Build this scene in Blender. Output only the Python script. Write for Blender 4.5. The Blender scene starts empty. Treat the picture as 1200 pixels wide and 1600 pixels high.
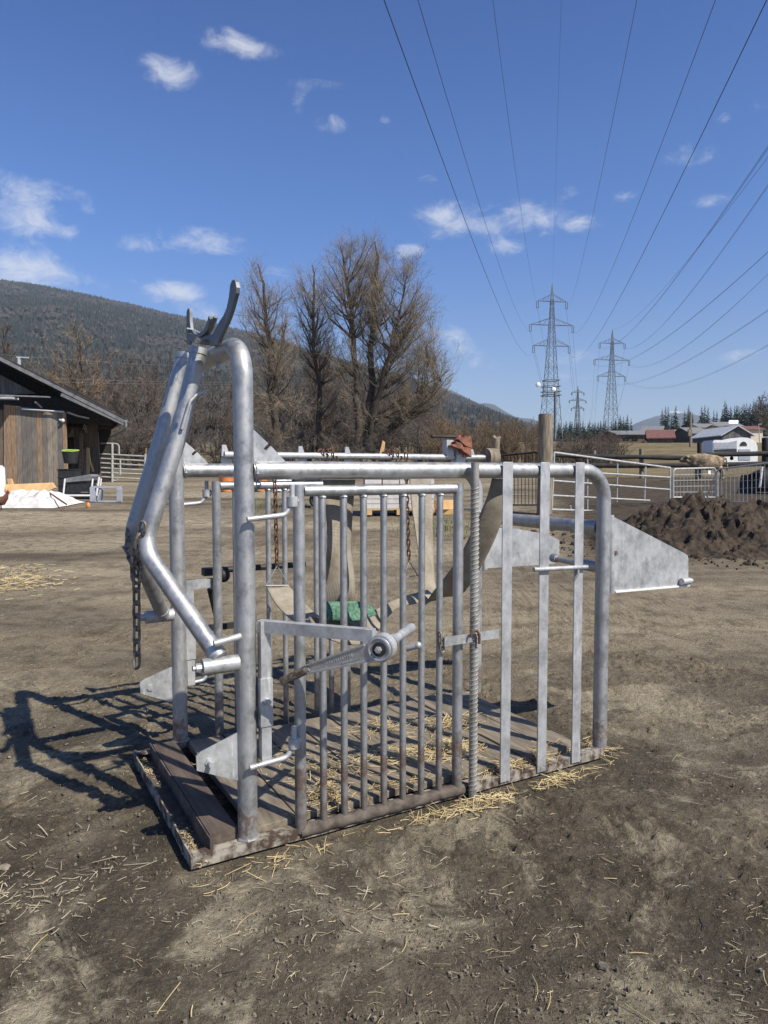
import bpy, bmesh, math, random
import numpy as np
from mathutils import Vector, Matrix
PI = math.pi
R = math.radians
scene = bpy.context.scene
C = scene.collection

# ------------------------------------------------------------------ camera
H = 1.5                                   # eye height
FPX = 1120.0                              # focal length in pixels of the 1200 x 1600 photograph
PITCH = math.atan(65 / FPX)
cam_d = bpy.data.cameras.new('camera')
cam_d.sensor_fit = 'VERTICAL'; cam_d.sensor_height = 36.0
cam_d.lens = FPX / 1600 * 36.0
cam_d.clip_start = 0.05; cam_d.clip_end = 20000
cam = bpy.data.objects.new('camera', cam_d); C.objects.link(cam)
cam.location = (0, 0, H); cam.rotation_euler = (PI / 2 - PITCH, 0, 0)
scene.camera = cam

# ------------------------------------------------------------------ sun and exposure
SUN_EL, SUN_AZ = 47.0, 129.0              # azimuth clockwise from +Y
SUN_STRENGTH, SKY_STRENGTH = 5.0, 0.073
sd = Vector((math.sin(R(SUN_AZ)) * math.cos(R(SUN_EL)), math.cos(R(SUN_AZ)) * math.cos(R(SUN_EL)), math.sin(R(SUN_EL))))
sun_d = bpy.data.lights.new('sun', 'SUN'); sun_d.energy = SUN_STRENGTH; sun_d.angle = R(0.53); sun_d.color = (1.0, 0.935, 0.82)
sun = bpy.data.objects.new('sun', sun_d); C.objects.link(sun)
sun.rotation_euler = sd.to_track_quat('Z', 'Y').to_euler()
scene.view_settings.view_transform = 'Standard'; scene.view_settings.look = 'None'
scene.view_settings.exposure = 0.32; scene.view_settings.gamma = 1.0
scene.render.engine = 'CYCLES'
scene.cycles.max_bounces = 6; scene.cycles.volume_bounces = 0
scene.cycles.use_denoising = True; scene.cycles.denoising_prefilter = 'NONE'; scene.cycles.use_adaptive_sampling = False

# pixel of the photograph -> direction in the world
_c, _s = math.cos(PITCH), math.sin(PITCH)
def ray(u, v):
    a, b = (u - 600) / FPX, (800 - v) / FPX
    return Vector((a, b * _s + _c, b * _c - _s))
def at(u, v, y):                          # the point at depth y seen there
    d = ray(u, v); t = y / d.y
    return Vector((d.x * t, y, H + d.z * t))
def g(x, y):                              # height of the terrain
    if y < 4: z = 0.0
    elif y < 8: z = 0.04 * (y - 4) ** 2 / 8
    else: z = 0.04 * (y - 6)
    if x > 12 and y > 50:                 # the meadow rises towards the hamlet
        a = min(1, (x - 12) / 30); b = min(1, (y - 50) / 70); z += 1.5 * a * a * (3 - 2 * a) * b * b * (3 - 2 * b)
    return z
def gy(u, y):                             # ground point at depth y below column u
    x = (u - 600) / FPX * y
    return Vector((x, y, g(x, y)))

# ------------------------------------------------------------------ sky with small fair weather clouds
def make_world():
    w = bpy.data.worlds.new('World'); scene.world = w; w.use_nodes = True
    nt = w.node_tree; nt.nodes.clear(); N = nt.nodes.new; L = nt.links.new
    out = N('ShaderNodeOutputWorld'); bg = N('ShaderNodeBackground'); L(bg.outputs[0], out.inputs[0])
    bg.inputs[1].default_value = SKY_STRENGTH
    sky = N('ShaderNodeTexSky'); sky.sky_type = 'NISHITA'; sky.sun_disc = False
    sky.sun_elevation = R(SUN_EL); sky.sun_rotation = R(SUN_AZ); sky.altitude = 700
    sky.air_density = 1.0; sky.dust_density = 1.3; sky.ozone_density = 2.6
    tc = N('ShaderNodeTexCoord')
    sep = N('ShaderNodeSeparateXYZ'); L(tc.outputs['Generated'], sep.inputs[0])
    def m(op, a, b=None, c=None, clamp=False):
        n = N('ShaderNodeMath'); n.operation = op; n.use_clamp = clamp
        for i, x in enumerate((a, b, c)):
            if x is None: continue
            if isinstance(x, (int, float)): n.inputs[i].default_value = x
            else: L(x, n.inputs[i])
        return n.outputs[0]
    az = m('ARCTAN2', sep.outputs[0], sep.outputs[1]); el = m('ARCSINE', sep.outputs[2])
    # u, v of the cloud's middle, half width, half height (pixels of the photograph), strength
    clouds = [(262,113,36,24,.95),(350,62,36,20,.66),(398,79,32,13,.8),(490,130,50,12,.42),(465,160,14,16,.45),(518,195,28,14,.62),
              (30,285,55,16,.62),(32,332,46,26,.95),(88,360,34,12,.62),(40,412,66,20,.95),(205,383,32,11,.66),(315,376,62,17,.86),
              (240,452,34,14,.7),(290,458,34,16,.8),(320,493,40,14,.6),(430,425,28,12,.45),(690,335,44,20,.78),(720,360,46,14,.6),(815,342,48,24,.95),(908,350,30,14,.85),
              (790,388,24,14,.6),(670,282,20,12,.45),(890,298,18,11,.4),(980,306,20,10,.55),(1085,240,46,18,.5),(1125,187,18,12,.55),
              (1110,313,50,12,.45),(635,394,30,11,.6),(700,520,28,14,.55),(725,545,36,16,.62),(900,560,60,14,.5),(1165,557,44,10,.6),
              (750,573,34,10,.45),(905,590,50,9,.5),(130,305,36,10,.38),(140,330,18,10,.35),(602,188,10,8,.4),(60,440,100,14,.55),(1190,160,26,16,.35)]
    total = None
    for (u, v, hw, hh, st) in clouds:
        d = ray(u, v).normalized(); a0 = math.atan2(d.x, d.y); e0 = math.asin(d.z)
        cosf = math.cos(math.atan((u - 600) / FPX)) ** 2
        wa, we = hw / FPX * cosf, hh / FPX * math.cos(e0) ** 2
        p = m('MULTIPLY', m('SUBTRACT', az, a0), 1 / wa); q = m('MULTIPLY', m('SUBTRACT', el, e0), 1 / we)
        r2 = m('ADD', m('MULTIPLY', p, p), m('MULTIPLY', q, q))
        k = m('MULTIPLY', m('EXPONENT', m('MULTIPLY', r2, -0.75)), st)
        total = k if total is None else m('ADD', total, k)
    total = m('MINIMUM', total, 1.1)
    mp = N('ShaderNodeMapping'); mp.inputs['Scale'].default_value = (1, 1, 1.7); L(tc.outputs['Generated'], mp.inputs[0])
    nz = N('ShaderNodeTexNoise'); nz.inputs['Scale'].default_value = 25; nz.inputs['Detail'].default_value = 9
    nz.inputs['Roughness'].default_value = .64; nz.inputs['Distortion'].default_value = .5; L(mp.outputs[0], nz.inputs['Vector'])
    dens = m('ADD', total, m('MULTIPLY', m('SUBTRACT', nz.outputs[0], .5), 2.3))
    dens = m('MULTIPLY', dens, m('MINIMUM', m('MULTIPLY', total, 3.0), 1.0))
    mr = N('ShaderNodeMapRange'); mr.interpolation_type = 'SMOOTHSTEP'; L(dens, mr.inputs[0])
    mr.inputs[1].default_value = .2; mr.inputs[2].default_value = 1.45; mr.inputs[3].default_value = 0; mr.inputs[4].default_value = .74
    # sky seen through a little haze low down
    tint = N('ShaderNodeMix'); tint.data_type = 'RGBA'; tint.blend_type = 'MULTIPLY'; tint.inputs[0].default_value = 1
    L(sky.outputs[0], tint.inputs[6])
    low = N('ShaderNodeMapRange'); low.interpolation_type = 'SMOOTHSTEP'; L(sep.outputs[2], low.inputs[0])
    for i, x in enumerate((.06, .34, 0, 1)): low.inputs[i + 1].default_value = x
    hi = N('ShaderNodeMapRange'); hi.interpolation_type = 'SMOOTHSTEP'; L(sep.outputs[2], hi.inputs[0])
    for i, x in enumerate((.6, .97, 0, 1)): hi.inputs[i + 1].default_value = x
    t1 = N('ShaderNodeMix'); t1.data_type = 'RGBA'; L(low.outputs[0], t1.inputs[0]); t1.inputs[6].default_value = (1.16, 1.17, 1.36, 1); t1.inputs[7].default_value = (0.77, 1.12, 1.68, 1)   # paler towards the horizon
    up_ = N('ShaderNodeMapRange'); up_.interpolation_type = 'SMOOTHSTEP'; L(sep.outputs[2], up_.inputs[0])
    for i, x in enumerate((.34, .58, 0, 1)): up_.inputs[i + 1].default_value = x
    t15 = N('ShaderNodeMix'); t15.data_type = 'RGBA'; L(up_.outputs[0], t15.inputs[0]); L(t1.outputs[2], t15.inputs[6]); t15.inputs[7].default_value = (0.6, 0.93, 1.56, 1)
    t2 = N('ShaderNodeMix'); t2.data_type = 'RGBA'; L(hi.outputs[0], t2.inputs[0]); L(t15.outputs[2], t2.inputs[6]); t2.inputs[7].default_value = (0.42, 0.6, 0.95, 1)   # darkened overhead, above the view, to cut the fill light
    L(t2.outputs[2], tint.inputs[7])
    mx = N('ShaderNodeMix'); mx.data_type = 'RGBA'; L(mr.outputs[0], mx.inputs[0]); L(tint.outputs[2], mx.inputs[6])
    mx.inputs[7].default_value = (9.2, 9.4, 10.0, 1)
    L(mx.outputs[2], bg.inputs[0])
make_world()

# ------------------------------------------------------------------ materials
def nodes(name):
    mt = bpy.data.materials.new(name); mt.use_nodes = True
    nt = mt.node_tree; b = nt.nodes['Principled BSDF']
    return mt, nt, b, nt.nodes.new, nt.links.new
def tex(nt, kind, coord, scale, detail=4, rough=.55, stretch=None, dist=0):
    N, L = nt.nodes.new, nt.links.new
    src = coord
    if stretch:
        mp = N('ShaderNodeMapping'); mp.inputs['Scale'].default_value = stretch; L(coord, mp.inputs[0]); src = mp.outputs[0]
    n = N('ShaderNodeTexNoise'); n.inputs['Scale'].default_value = scale; n.inputs['Detail'].default_value = detail
    n.inputs['Roughness'].default_value = rough; n.inputs['Distortion'].default_value = dist; L(src, n.inputs['Vector'])
    return n.outputs[0]
def ramp(nt, fac, stops):
    r = nt.nodes.new('ShaderNodeValToRGB'); e = r.color_ramp.elements
    e[0].position, e[0].color = stops[0][0], (*stops[0][1], 1)
    e[1].position, e[1].color = stops[-1][0], (*stops[-1][1], 1)
    for p, c in stops[1:-1]:
        k = e.new(p); k.color = (*c, 1)
    nt.links.new(fac, r.inputs[0]); return r.outputs[0]
def mixc(nt, fac, a, b, blend='MIX'):
    n = nt.nodes.new('ShaderNodeMix'); n.data_type = 'RGBA'; n.blend_type = blend
    for i, x in ((0, fac), (6, a), (7, b)):
        if isinstance(x, (int, float)): n.inputs[i].default_value = x
        elif isinstance(x, tuple): n.inputs[i].default_value = (*x, 1)
        else: nt.links.new(x, n.inputs[i])
    return n.outputs[2]
def mrange(nt, v, a, b, c=0.0, d=1.0):
    n = nt.nodes.new('ShaderNodeMapRange'); n.interpolation_type = 'SMOOTHSTEP'; nt.links.new(v, n.inputs[0])
    for i, x in enumerate((a, b, c, d)): n.inputs[i + 1].default_value = x
    return n.outputs[0]
def mth(nt, op, a, b):
    n = nt.nodes.new('ShaderNodeMath'); n.operation = op
    for i, x in enumerate((a, b)):
        if isinstance(x, (int, float)): n.inputs[i].default_value = x
        else: nt.links.new(x, n.inputs[i])
    return n.outputs[0]
def bump(nt, b, h, strength, dist=.01):
    n = nt.nodes.new('ShaderNodeBump'); n.inputs['Strength'].default_value = strength; n.inputs['Distance'].default_value = dist
    nt.links.new(h, n.inputs['Height']); nt.links.new(n.outputs[0], b.inputs['Normal'])
def coord(nt, which='Object'):
    return nt.nodes.new('ShaderNodeTexCoord').outputs[which]

def plain(name, c1, c2, rough=.7, metal=0.0, scale=12, detail=5, bmp=.2, bd=.004, stretch=None, lo=.35, hi=.65):
    mt, nt, b, N, L = nodes(name); co = coord(nt)
    n = tex(nt, 'n', co, scale, detail, .6, stretch)
    L(ramp(nt, n, [(lo, c1), (hi, c2)]), b.inputs['Base Color'])
    b.inputs['Roughness'].default_value = rough; b.inputs['Metallic'].default_value = metal
    if bmp: bump(nt, b, n, bmp, bd)
    return mt

def galvanised(name, base=(.41, .412, .408), dark=(.27, .275, .28), white=(.66, .66, .64), rust=None, rough=.45, metal=.72):
    mt, nt, b, N, L = nodes(name); co = coord(nt)
    big = mth(nt, 'ADD', mth(nt, 'MULTIPLY', tex(nt, 'n', co, 6, 6, .7), .55), mth(nt, 'MULTIPLY', tex(nt, 'n', co, 24, 6, .7, (1, 1, .55)), .45)); spang = tex(nt, 'n', co, 55, 3, .5)
    drip = tex(nt, 'n', co, 1.0, 6, .7, (38, 38, 5)); fine = tex(nt, 'n', co, 120, 4, .7)
    col = ramp(nt, big, [(.37, dark), (.5, base), (.65, tuple(min(1, x * 1.2) for x in base))])
    col = mixc(nt, mrange(nt, spang, .42, .62, 0, .28), col, tuple(x * 1.3 for x in base))
    col = mixc(nt, mrange(nt, drip, .58, .69, 0, .62), col, white)
    col = mixc(nt, mrange(nt, fine, .63, .7, 0, .6), col, tuple(x * .4 for x in dark))
    if rust:                                # (top of the staining above the base, strength)
        z = N('ShaderNodeSeparateXYZ'); L(co, z.inputs[0])
        rn = tex(nt, 'n', co, 16, 6, .7)
        h = mth(nt, 'ADD', z.outputs[2], mth(nt, 'MULTIPLY', mth(nt, 'SUBTRACT', rn, .5), .5))
        f = mrange(nt, h, rust[0], rust[0] * .35, 0, rust[1])
        rc = ramp(nt, tex(nt, 'n', co, 60, 5, .7), [(.35, (.045, .03, .021)), (.55, (.095, .068, .048)), (.7, (.17, .135, .1))])
        col = mixc(nt, f, col, rc)
        band = mth(nt, 'MULTIPLY', mrange(nt, h, rust[0] * 1.25, rust[0] * .95), mrange(nt, h, rust[0] * .6, rust[0] * .9))
        col = mixc(nt, mth(nt, 'MULTIPLY', band, .6), col, (.2, .085, .035))
        inv = mth(nt, 'SUBTRACT', 1.0, f); L(mth(nt, 'MULTIPLY', inv, metal), b.inputs['Metallic'])
    else:
        spots = tex(nt, 'n', co, 9, 6, .75)
        col = mixc(nt, mrange(nt, spots, .7, .76, 0, .7), col, (.22, .1, .045))
        L(mth(nt, 'MULTIPLY', mth(nt, 'SUBTRACT', 1.0, mrange(nt, drip, .6, .72, 0, .6)), metal), b.inputs['Metallic'])
    L(col, b.inputs['Base Color'])
    L(mrange(nt, big, .38, .62, rough - .1, rough + .15), b.inputs['Roughness'])
    bump(nt, b, mth(nt, 'ADD', mth(nt, 'MULTIPLY', spang, .5), big), .22, .003)
    return mt

M = {}
M['galv'] = galvanised('galvanised_pipe', rust=(.14, .5), rough=.52)
M['galv_gate'] = galvanised('galvanised_gate', (.40, .405, .405), (.25, .265, .275), rust=(.25, .8))
M['galv_plate'] = galvanised('galvanised_plate', (.44, .445, .44), (.31, .318, .32), (.6, .61, .61), rough=.5, metal=.5)
M['galv_strip'] = galvanised('galvanised_strip', (.43, .435, .435), (.31, .32, .325), (.58, .59, .59), rough=.52, metal=.5)
M['galv_rebar'] = galvanised('weathered_ribbed_bar', (.3, .29, .26), (.16, .15, .13), (.5, .49, .45), rough=.6, metal=.4)
M['shaded_dark_steel'] = galvanised('shaded_galvanised_plate', (.16, .17, .18), (.1, .11, .12), (.3, .3, .3), rough=.55, metal=.35)  # dark latch steel, with the shade on the horn put into its base
M['cast'] = plain('cast_aluminium', (.46, .46, .45), (.58, .58, .565), .42, .75, 60, 4, .15, .002)
M['black'] = plain('black_rubber', (.012, .012, .013), (.03, .03, .03), .6)
M['rust'] = plain('rusty_steel', (.06, .034, .024), (.17, .085, .05), .8, .2, 70, 5, .5, .004)
M['chain'] = plain('worn_chain_steel', (.1, .08, .062), (.36, .32, .27), .6, .5, 40, 5, .4, .003)
M['paint_rust'] = plain('flaked_paint_and_rust', (.06, .038, .026), (.34, .31, .25), .85, 0, 17, 9, .6, .005, lo=.43, hi=.6)
M['dirt_steel'] = plain('muddy_steel', (.05, .038, .03), (.14, .115, .09), .85, 0, 18, 6, .6, .006)
M['board'] = plain('dirty_floor_boards', (.09, .074, .053), (.27, .225, .165), .9, 0, 3, 8, .5, .004, (9, 1.2, 9), .3, .7)
M['board_dark'] = plain('dark_beam_wood', (.05, .035, .026), (.13, .1, .078), .88, 0, 3, 8, .5, .004, (9, 1.2, 9), .3, .7)
M['straw'] = plain('straw', (.33, .24, .105), (.62, .5, .27), .8, 0, 6, 3, 0)
M['dry_litter'] = plain('dry_stalks', (.2, .165, .11), (.47, .4, .28), .85, 0, 5, 3, 0)
M['twig_litter'] = plain('dark_twigs', (.035, .027, .02), (.11, .085, .06), .9, 0, 5, 3, 0)
M['clod'] = plain('dry_clods', (.07, .058, .043), (.26, .225, .165), .95, 0, 20, 5, .5, .004)
def webbing():
    mt, nt, b, N, L = nodes('cream_webbing'); co = coord(nt, 'UV')
    w = N('ShaderNodeTexWave'); w.inputs['Scale'].default_value = 20; w.inputs['Distortion'].default_value = 1.0; w.bands_direction = 'Y'; L(co, w.inputs[0])
    w2 = N('ShaderNodeTexWave'); w2.inputs['Scale'].default_value = 7; w2.bands_direction = 'X'; L(co, w2.inputs[0])
    n = tex(nt, 'n', coord(nt), 9, 6, .65)
    col = ramp(nt, n, [(.3, (.26, .22, .16)), (.5, (.44, .385, .3)), (.7, (.58, .52, .42))])
    k = mth(nt, 'MULTIPLY', w.outputs[1], w2.outputs[1])
    col = mixc(nt, mrange(nt, k, .1, .6, .55, 0), col, (.1, .082, .06))
    L(col, b.inputs['Base Color']); b.inputs['Roughness'].default_value = .9
    bump(nt, b, k, .5, .004); return mt
M['web'] = webbing()
M['green'] = plain('green_fabric', (.025, .095, .06), (.13, .25, .175), .85, 0, 90, 3, .3, .003)
M['leather'] = plain('orange_brown_rag', (.07, .026, .016), (.27, .1, .055), .8, 0, 25, 5, .6, .006)
def planks(name, stops, width, axis=0):
    mt, nt, b, N, L = nodes(name); co = coord(nt)
    s = N('ShaderNodeSeparateXYZ'); L(co, s.inputs[0])
    cell = mth(nt, 'FLOOR', mth(nt, 'DIVIDE', s.outputs[axis], width), 0)
    wn = N('ShaderNodeTexWhiteNoise'); wn.noise_dimensions = '1D'; L(cell, wn.inputs['W'])
    grain = tex(nt, 'n', co, 2.2, 8, .7, (14, 14, 1.1)); blot = tex(nt, 'n', co, 2.0, 5, .6)
    f = mth(nt, 'ADD', mth(nt, 'MULTIPLY', wn.outputs[0], .75), mth(nt, 'MULTIPLY', blot, .4))
    col = ramp(nt, f, stops)
    col = mixc(nt, mrange(nt, grain, .35, .65, .55, 0), col, (.03, .024, .018))
    fr = mth(nt, 'FRACT', mth(nt, 'DIVIDE', s.outputs[axis], width), 0)
    gap = mth(nt, 'LESS_THAN', fr, .035)
    col = mixc(nt, gap, col, (.012, .01, .008))
    L(col, b.inputs['Base Color']); b.inputs['Roughness'].default_value = .88
    bump(nt, b, mth(nt, 'SUBTRACT', grain, gap), .5, .01); return mt
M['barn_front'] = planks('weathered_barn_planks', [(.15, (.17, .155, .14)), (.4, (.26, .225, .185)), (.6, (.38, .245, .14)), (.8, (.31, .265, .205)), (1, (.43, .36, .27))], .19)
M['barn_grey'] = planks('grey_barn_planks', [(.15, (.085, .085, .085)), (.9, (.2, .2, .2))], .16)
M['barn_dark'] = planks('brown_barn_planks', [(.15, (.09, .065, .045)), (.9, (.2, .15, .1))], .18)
M['roof_dark'] = plain('dark_roofing', (.035, .035, .036), (.075, .074, .074), .75, 0, 6, 5, .2)
M['fascia'] = plain('grey_fascia', (.14, .14, .14), (.24, .24, .24), .7, 0, 6, 4, .1)
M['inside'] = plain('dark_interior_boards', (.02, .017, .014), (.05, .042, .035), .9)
M['white_gate'] = plain('pale_galvanised_tube', (.36, .36, .345), (.52, .52, .5), .5, .25, 9, 4, 0)
M['grey_wire'] = plain('grey_wire', (.3, .31, .31), (.45, .46, .46), .55, .4, 9, 3, 0)
M['tarp'] = plain('white_tarp', (.5, .48, .44), (.7, .685, .655), .7, 0, 4, 6, .3, .02)
M['cut_wood'] = plain('fresh_cut_board', (.55, .34, .14), (.68, .45, .22), .75, 0, 3, 5, .1)
M['orange'] = plain('orange_plastic', (.62, .2, .05), (.72, .28, .09), .5, 0, 6, 3, 0)
M['white'] = plain('white_paint', (.72, .72, .7), (.82, .82, .81), .45, 0, 5, 3, 0)
M['grey_panel'] = plain('grey_panel', (.3, .32, .36), (.38, .4, .44), .6, 0, 5, 3, 0)
M['glass'] = plain('dark_glass', (.015, .017, .02), (.03, .033, .036), .15, 0, 5, 2, 0)
M['lime'] = plain('lime_plastic', (.3, .5, .06), (.4, .62, .12), .5, 0, 5, 2, 0)
M['yellow'] = plain('yellow_render', (.62, .46, .14), (.7, .54, .2), .8, 0, 3, 4, .1)
M['cream'] = plain('cream_render', (.6, .52, .38), (.68, .6, .46), .8, 0, 3, 4, .1)
M['roof_grey'] = plain('grey_slate_roof', (.15, .15, .15), (.22, .215, .21), .8, 0, 2, 5, .2)
M['roof_red'] = plain('red_sheet_roof', (.13, .055, .045), (.2, .09, .07), .75, 0, 2, 5, .2)
M['roof_pale'] = plain('pale_sheet_roof', (.4, .42, .44), (.55, .57, .58), .6, 0, 2, 5, .1)
M['bark'] = plain('bark', (.032, .026, .02), (.085, .066, .05), .95, 0, 5, 6, .6, .02, (3, 3, .8))
M['twig'] = plain('bare_twigs', (.15, .12, .085), (.31, .25, .17), .9, 0, 1.2, 4, 0)
M['twig_brown'] = plain('brown_thicket_twigs', (.07, .052, .04), (.175, .13, .095), .9, 0, .6, 4, 0)
M['twig_grey'] = plain('grey_thicket_twigs', (.085, .072, .062), (.19, .16, .135), .9, 0, .6, 4, 0)
M['reed'] = plain('ochre_brush', (.13, .09, .055), (.27, .19, .115), .9, 0, .8, 4, 0)
M['post_wood'] = plain('grey_brown_post', (.13, .105, .075), (.3, .25, .18), .9, 0, 3, 7, .6, .01, (10, 10, 1))
M['rail_wood'] = plain('dark_fence_rail', (.014, .012, .011), (.042, .037, .032), .9, 0, 3, 6, .4, .01)
M['manure'] = plain('dark_manure', (.012, .0085, .005), (.074, .051, .032), .95, 0, 7, 7, .9, .05)
M['needle'] = plain('spruce_needles', (.012, .022, .014), (.035, .055, .032), .9, 0, .5, 4, 0)
M['pylon'] = plain('pylon_steel', (.1, .12, .12), (.17, .19, .19), .6, .3, .5, 3, 0)
M['wire'] = plain('power_cable', (.03, .032, .036), (.06, .062, .066), .6, .3, .5, 2, 0)
M['brick'] = plain('pale_concrete_pavers', (.5, .47, .43), (.64, .61, .57), .9, 0, 6, 5, .2)
M['cow_pale'] = plain('shaggy_beige_coat', (.09, .062, .036), (.42, .33, .21), .95, 0, 5, 6, .5, .02)
M['cow_black'] = plain('black_coat', (.01, .009, .009), (.03, .026, .024), .75, 0, 5, 5, .3, .02)
M['cow_brown'] = plain('red_brown_coat', (.08, .03, .018), (.15, .06, .035), .9, 0, 5, 5, .3, .02)
M['grass'] = plain('green_grass', (.06, .085, .025), (.18, .2, .07), .9, 0, 3, 4, 0)
M['snow'] = plain('snow', (.75, .78, .82), (.85, .87, .9), .8)

# ------------------------------------------------------------------ mesh building
class MB:
    def __init__(s): s.v, s.f, s.m, s.uv = [], [], [], {}
    def box(s, c, size, rot=None, mi=0, bev=0.0):
        c = Vector(c); hx, hy, hz = [q / 2 for q in size]; n = len(s.v)
        for z in (-hz, hz):
            for (x, y) in ((-hx, -hy), (hx, -hy), (hx, hy), (-hx, hy)):
                p = Vector((x, y, z))
                if rot is not None: p = rot @ p
                s.v.append(tuple(c + p))
        for f in ((0, 3, 2, 1), (4, 5, 6, 7), (0, 1, 5, 4), (1, 2, 6, 5), (2, 3, 7, 6), (3, 0, 4, 7)):
            s.f.append(tuple(n + i for i in f)); s.m.append(mi)
        return s
    def bar(s, a, b, w, h, mi=0, up=Vector((0, 0, 1))):       # rectangular bar from a to b
        a, b = Vector(a), Vector(b); d = b - a; L = d.length; d.normalize()
        x = d.cross(up)
        if x.length < 1e-4: x = d.cross(Vector((0, 1, 0)))
        x.normalize(); y = x.cross(d).normalized()
        rot = Matrix((d, x, y)).transposed()
        return s.box((a + b) / 2, (L, w, h), rot, mi)
    def tube(s, pts, r, n=16, cap=True, mi=0, close=False):
        pts = [Vector(p) for p in pts]; k = len(pts)
        rs = r if isinstance(r, (list, tuple)) else [r] * k
        base = len(s.v); prev = None
        for i, p in enumerate(pts):
            if close: t = pts[(i + 1) % k] - pts[i - 1]
            else: t = pts[min(i + 1, k - 1)] - pts[max(i - 1, 0)]
            if t.length < 1e-9: t = Vector((0, 0, 1))
            t.normalize()
            if prev is None:
                a = t.cross(Vector((0, 0, 1)))
                if a.length < .1: a = t.cross(Vector((0, 1, 0)))
            else: a = prev - t * prev.dot(t)
            a.normalize(); prev = a; b = t.cross(a)
            for j in range(n):
                th = 2 * PI * j / n
                s.v.append(tuple(p + (a * math.cos(th) + b * math.sin(th)) * rs[i]))
        segs = k if close else k - 1
        for i in range(segs):
            i2 = (i + 1) % k
            for j in range(n):
                j2 = (j + 1) % n
                s.f.append((base + i * n + j, base + i * n + j2, base + i2 * n + j2, base + i2 * n + j)); s.m.append(mi)
        if cap and not close:
            s.f.append(tuple(base + j for j in reversed(range(n)))); s.m.append(mi)
            s.f.append(tuple(base + (k - 1) * n + j for j in range(n))); s.m.append(mi)
        return s
    def poly(s, pts, off, mi=0):              # a flat outline with the thickness vector off
        n = len(s.v); k = len(pts); off = Vector(off)
        for p in pts: s.v.append(tuple(p))
        for p in pts: s.v.append(tuple(Vector(p) + off))
        s.f.append(tuple(n + i for i in reversed(range(k)))); s.m.append(mi)
        s.f.append(tuple(n + k + i for i in range(k))); s.m.append(mi)
        for i in range(k):
            j = (i + 1) % k
            s.f.append((n + i, n + j, n + k + j, n + k + i)); s.m.append(mi)
        return s
    def grid(s, fn, nu, nv, mi=0):
        n = len(s.v)
        for i in range(nu + 1):
            for j in range(nv + 1): s.v.append(tuple(fn(i / nu, j / nv)))
        for i in range(nu):
            for j in range(nv):
                a = n + i * (nv + 1) + j
                s.f.append((a, a + nv + 1, a + nv + 2, a + 1)); s.m.append(mi)
        return s
    def ball(s, c, r, nu=10, nv=8, mi=0):
        c = Vector(c); rx, ry, rz = r if isinstance(r, (list, tuple)) else (r, r, r)
        return s.grid(lambda a, b: c + Vector((rx * math.cos(2 * PI * a) * math.sin(PI * b), ry * math.sin(2 * PI * a) * math.sin(PI * b), -rz * math.cos(PI * b))), nu, nv, mi)
    def build(s, name, mats, parent=None, smooth=True, loc=None, rotz=0, angle=38):
        me = bpy.data.meshes.new(name); me.from_pydata(s.v, [], s.f); me.update()
        mats = mats if isinstance(mats, (list, tuple)) else [mats]
        for q in mats: me.materials.append(q)
        if len(mats) > 1: me.polygons.foreach_set('material_index', s.m)
        bm = bmesh.new(); bm.from_mesh(me); bmesh.ops.recalc_face_normals(bm, faces=bm.faces); bm.to_mesh(me); bm.free()
        if smooth:
            me.polygons.foreach_set('use_smooth', [True] * len(me.polygons)); me.set_sharp_from_angle(angle=R(angle))
        o = bpy.data.objects.new(name, me); C.objects.link(o)
        if parent is not None: o.parent = parent
        if loc is not None: o.location = loc
        if rotz: o.rotation_euler = (0, 0, rotz)
        return o
def tag(o, label=None, cat=None, group=None, kind=None):
    if label: o['label'] = label
    if cat: o['category'] = cat
    if group: o['group'] = group
    if kind: o['kind'] = kind
    return o
def empty(name, loc=(0, 0, 0), rotz=0, label=None, cat=None, group=None):
    o = bpy.data.objects.new(name, None); C.objects.link(o); o.location = loc; o.rotation_euler = (0, 0, rotz)
    o.empty_display_size = .1
    return tag(o, label, cat, group)
def copy_tree(o, parent=None):
    c = o.copy(); C.objects.link(c)
    if parent is not None: c.parent = parent
    for ch in list(o.children): copy_tree(ch, c)
    return c
def arc(c, a0, a1, r, ex, ey, n=10):
    return [Vector(c) + (Vector(ex) * math.cos(a0 + (a1 - a0) * i / n) + Vector(ey) * math.sin(a0 + (a1 - a0) * i / n)) * r for i in range(n + 1)]
def rounded(pts, rad, n=9):                    # a path whose inner corners are bends of that radius
    pts = [Vector(p) for p in pts]; out = [pts[0]]
    for i in range(1, len(pts) - 1):
        a, b, c = pts[i - 1], pts[i], pts[i + 1]
        d1 = (a - b).normalized(); d2 = (c - b).normalized()
        ang = d1.angle(d2); rd = rad[i - 1] if isinstance(rad, (list, tuple)) else rad; k = rd / math.tan(ang / 2)
        p1, p2 = b + d1 * k, b + d2 * k
        bis = (d1 + d2).normalized(); ctr = b + bis * (rd / math.sin(ang / 2))
        v1, v2 = p1 - ctr, p2 - ctr
        tot = v1.angle(v2)
        for j in range(n + 1):
            t = j / n
            out.append(ctr + (v1 * math.sin((1 - t) * tot) + v2 * math.sin(t * tot)) / math.sin(tot))
    out.append(pts[-1]); return out

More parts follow.
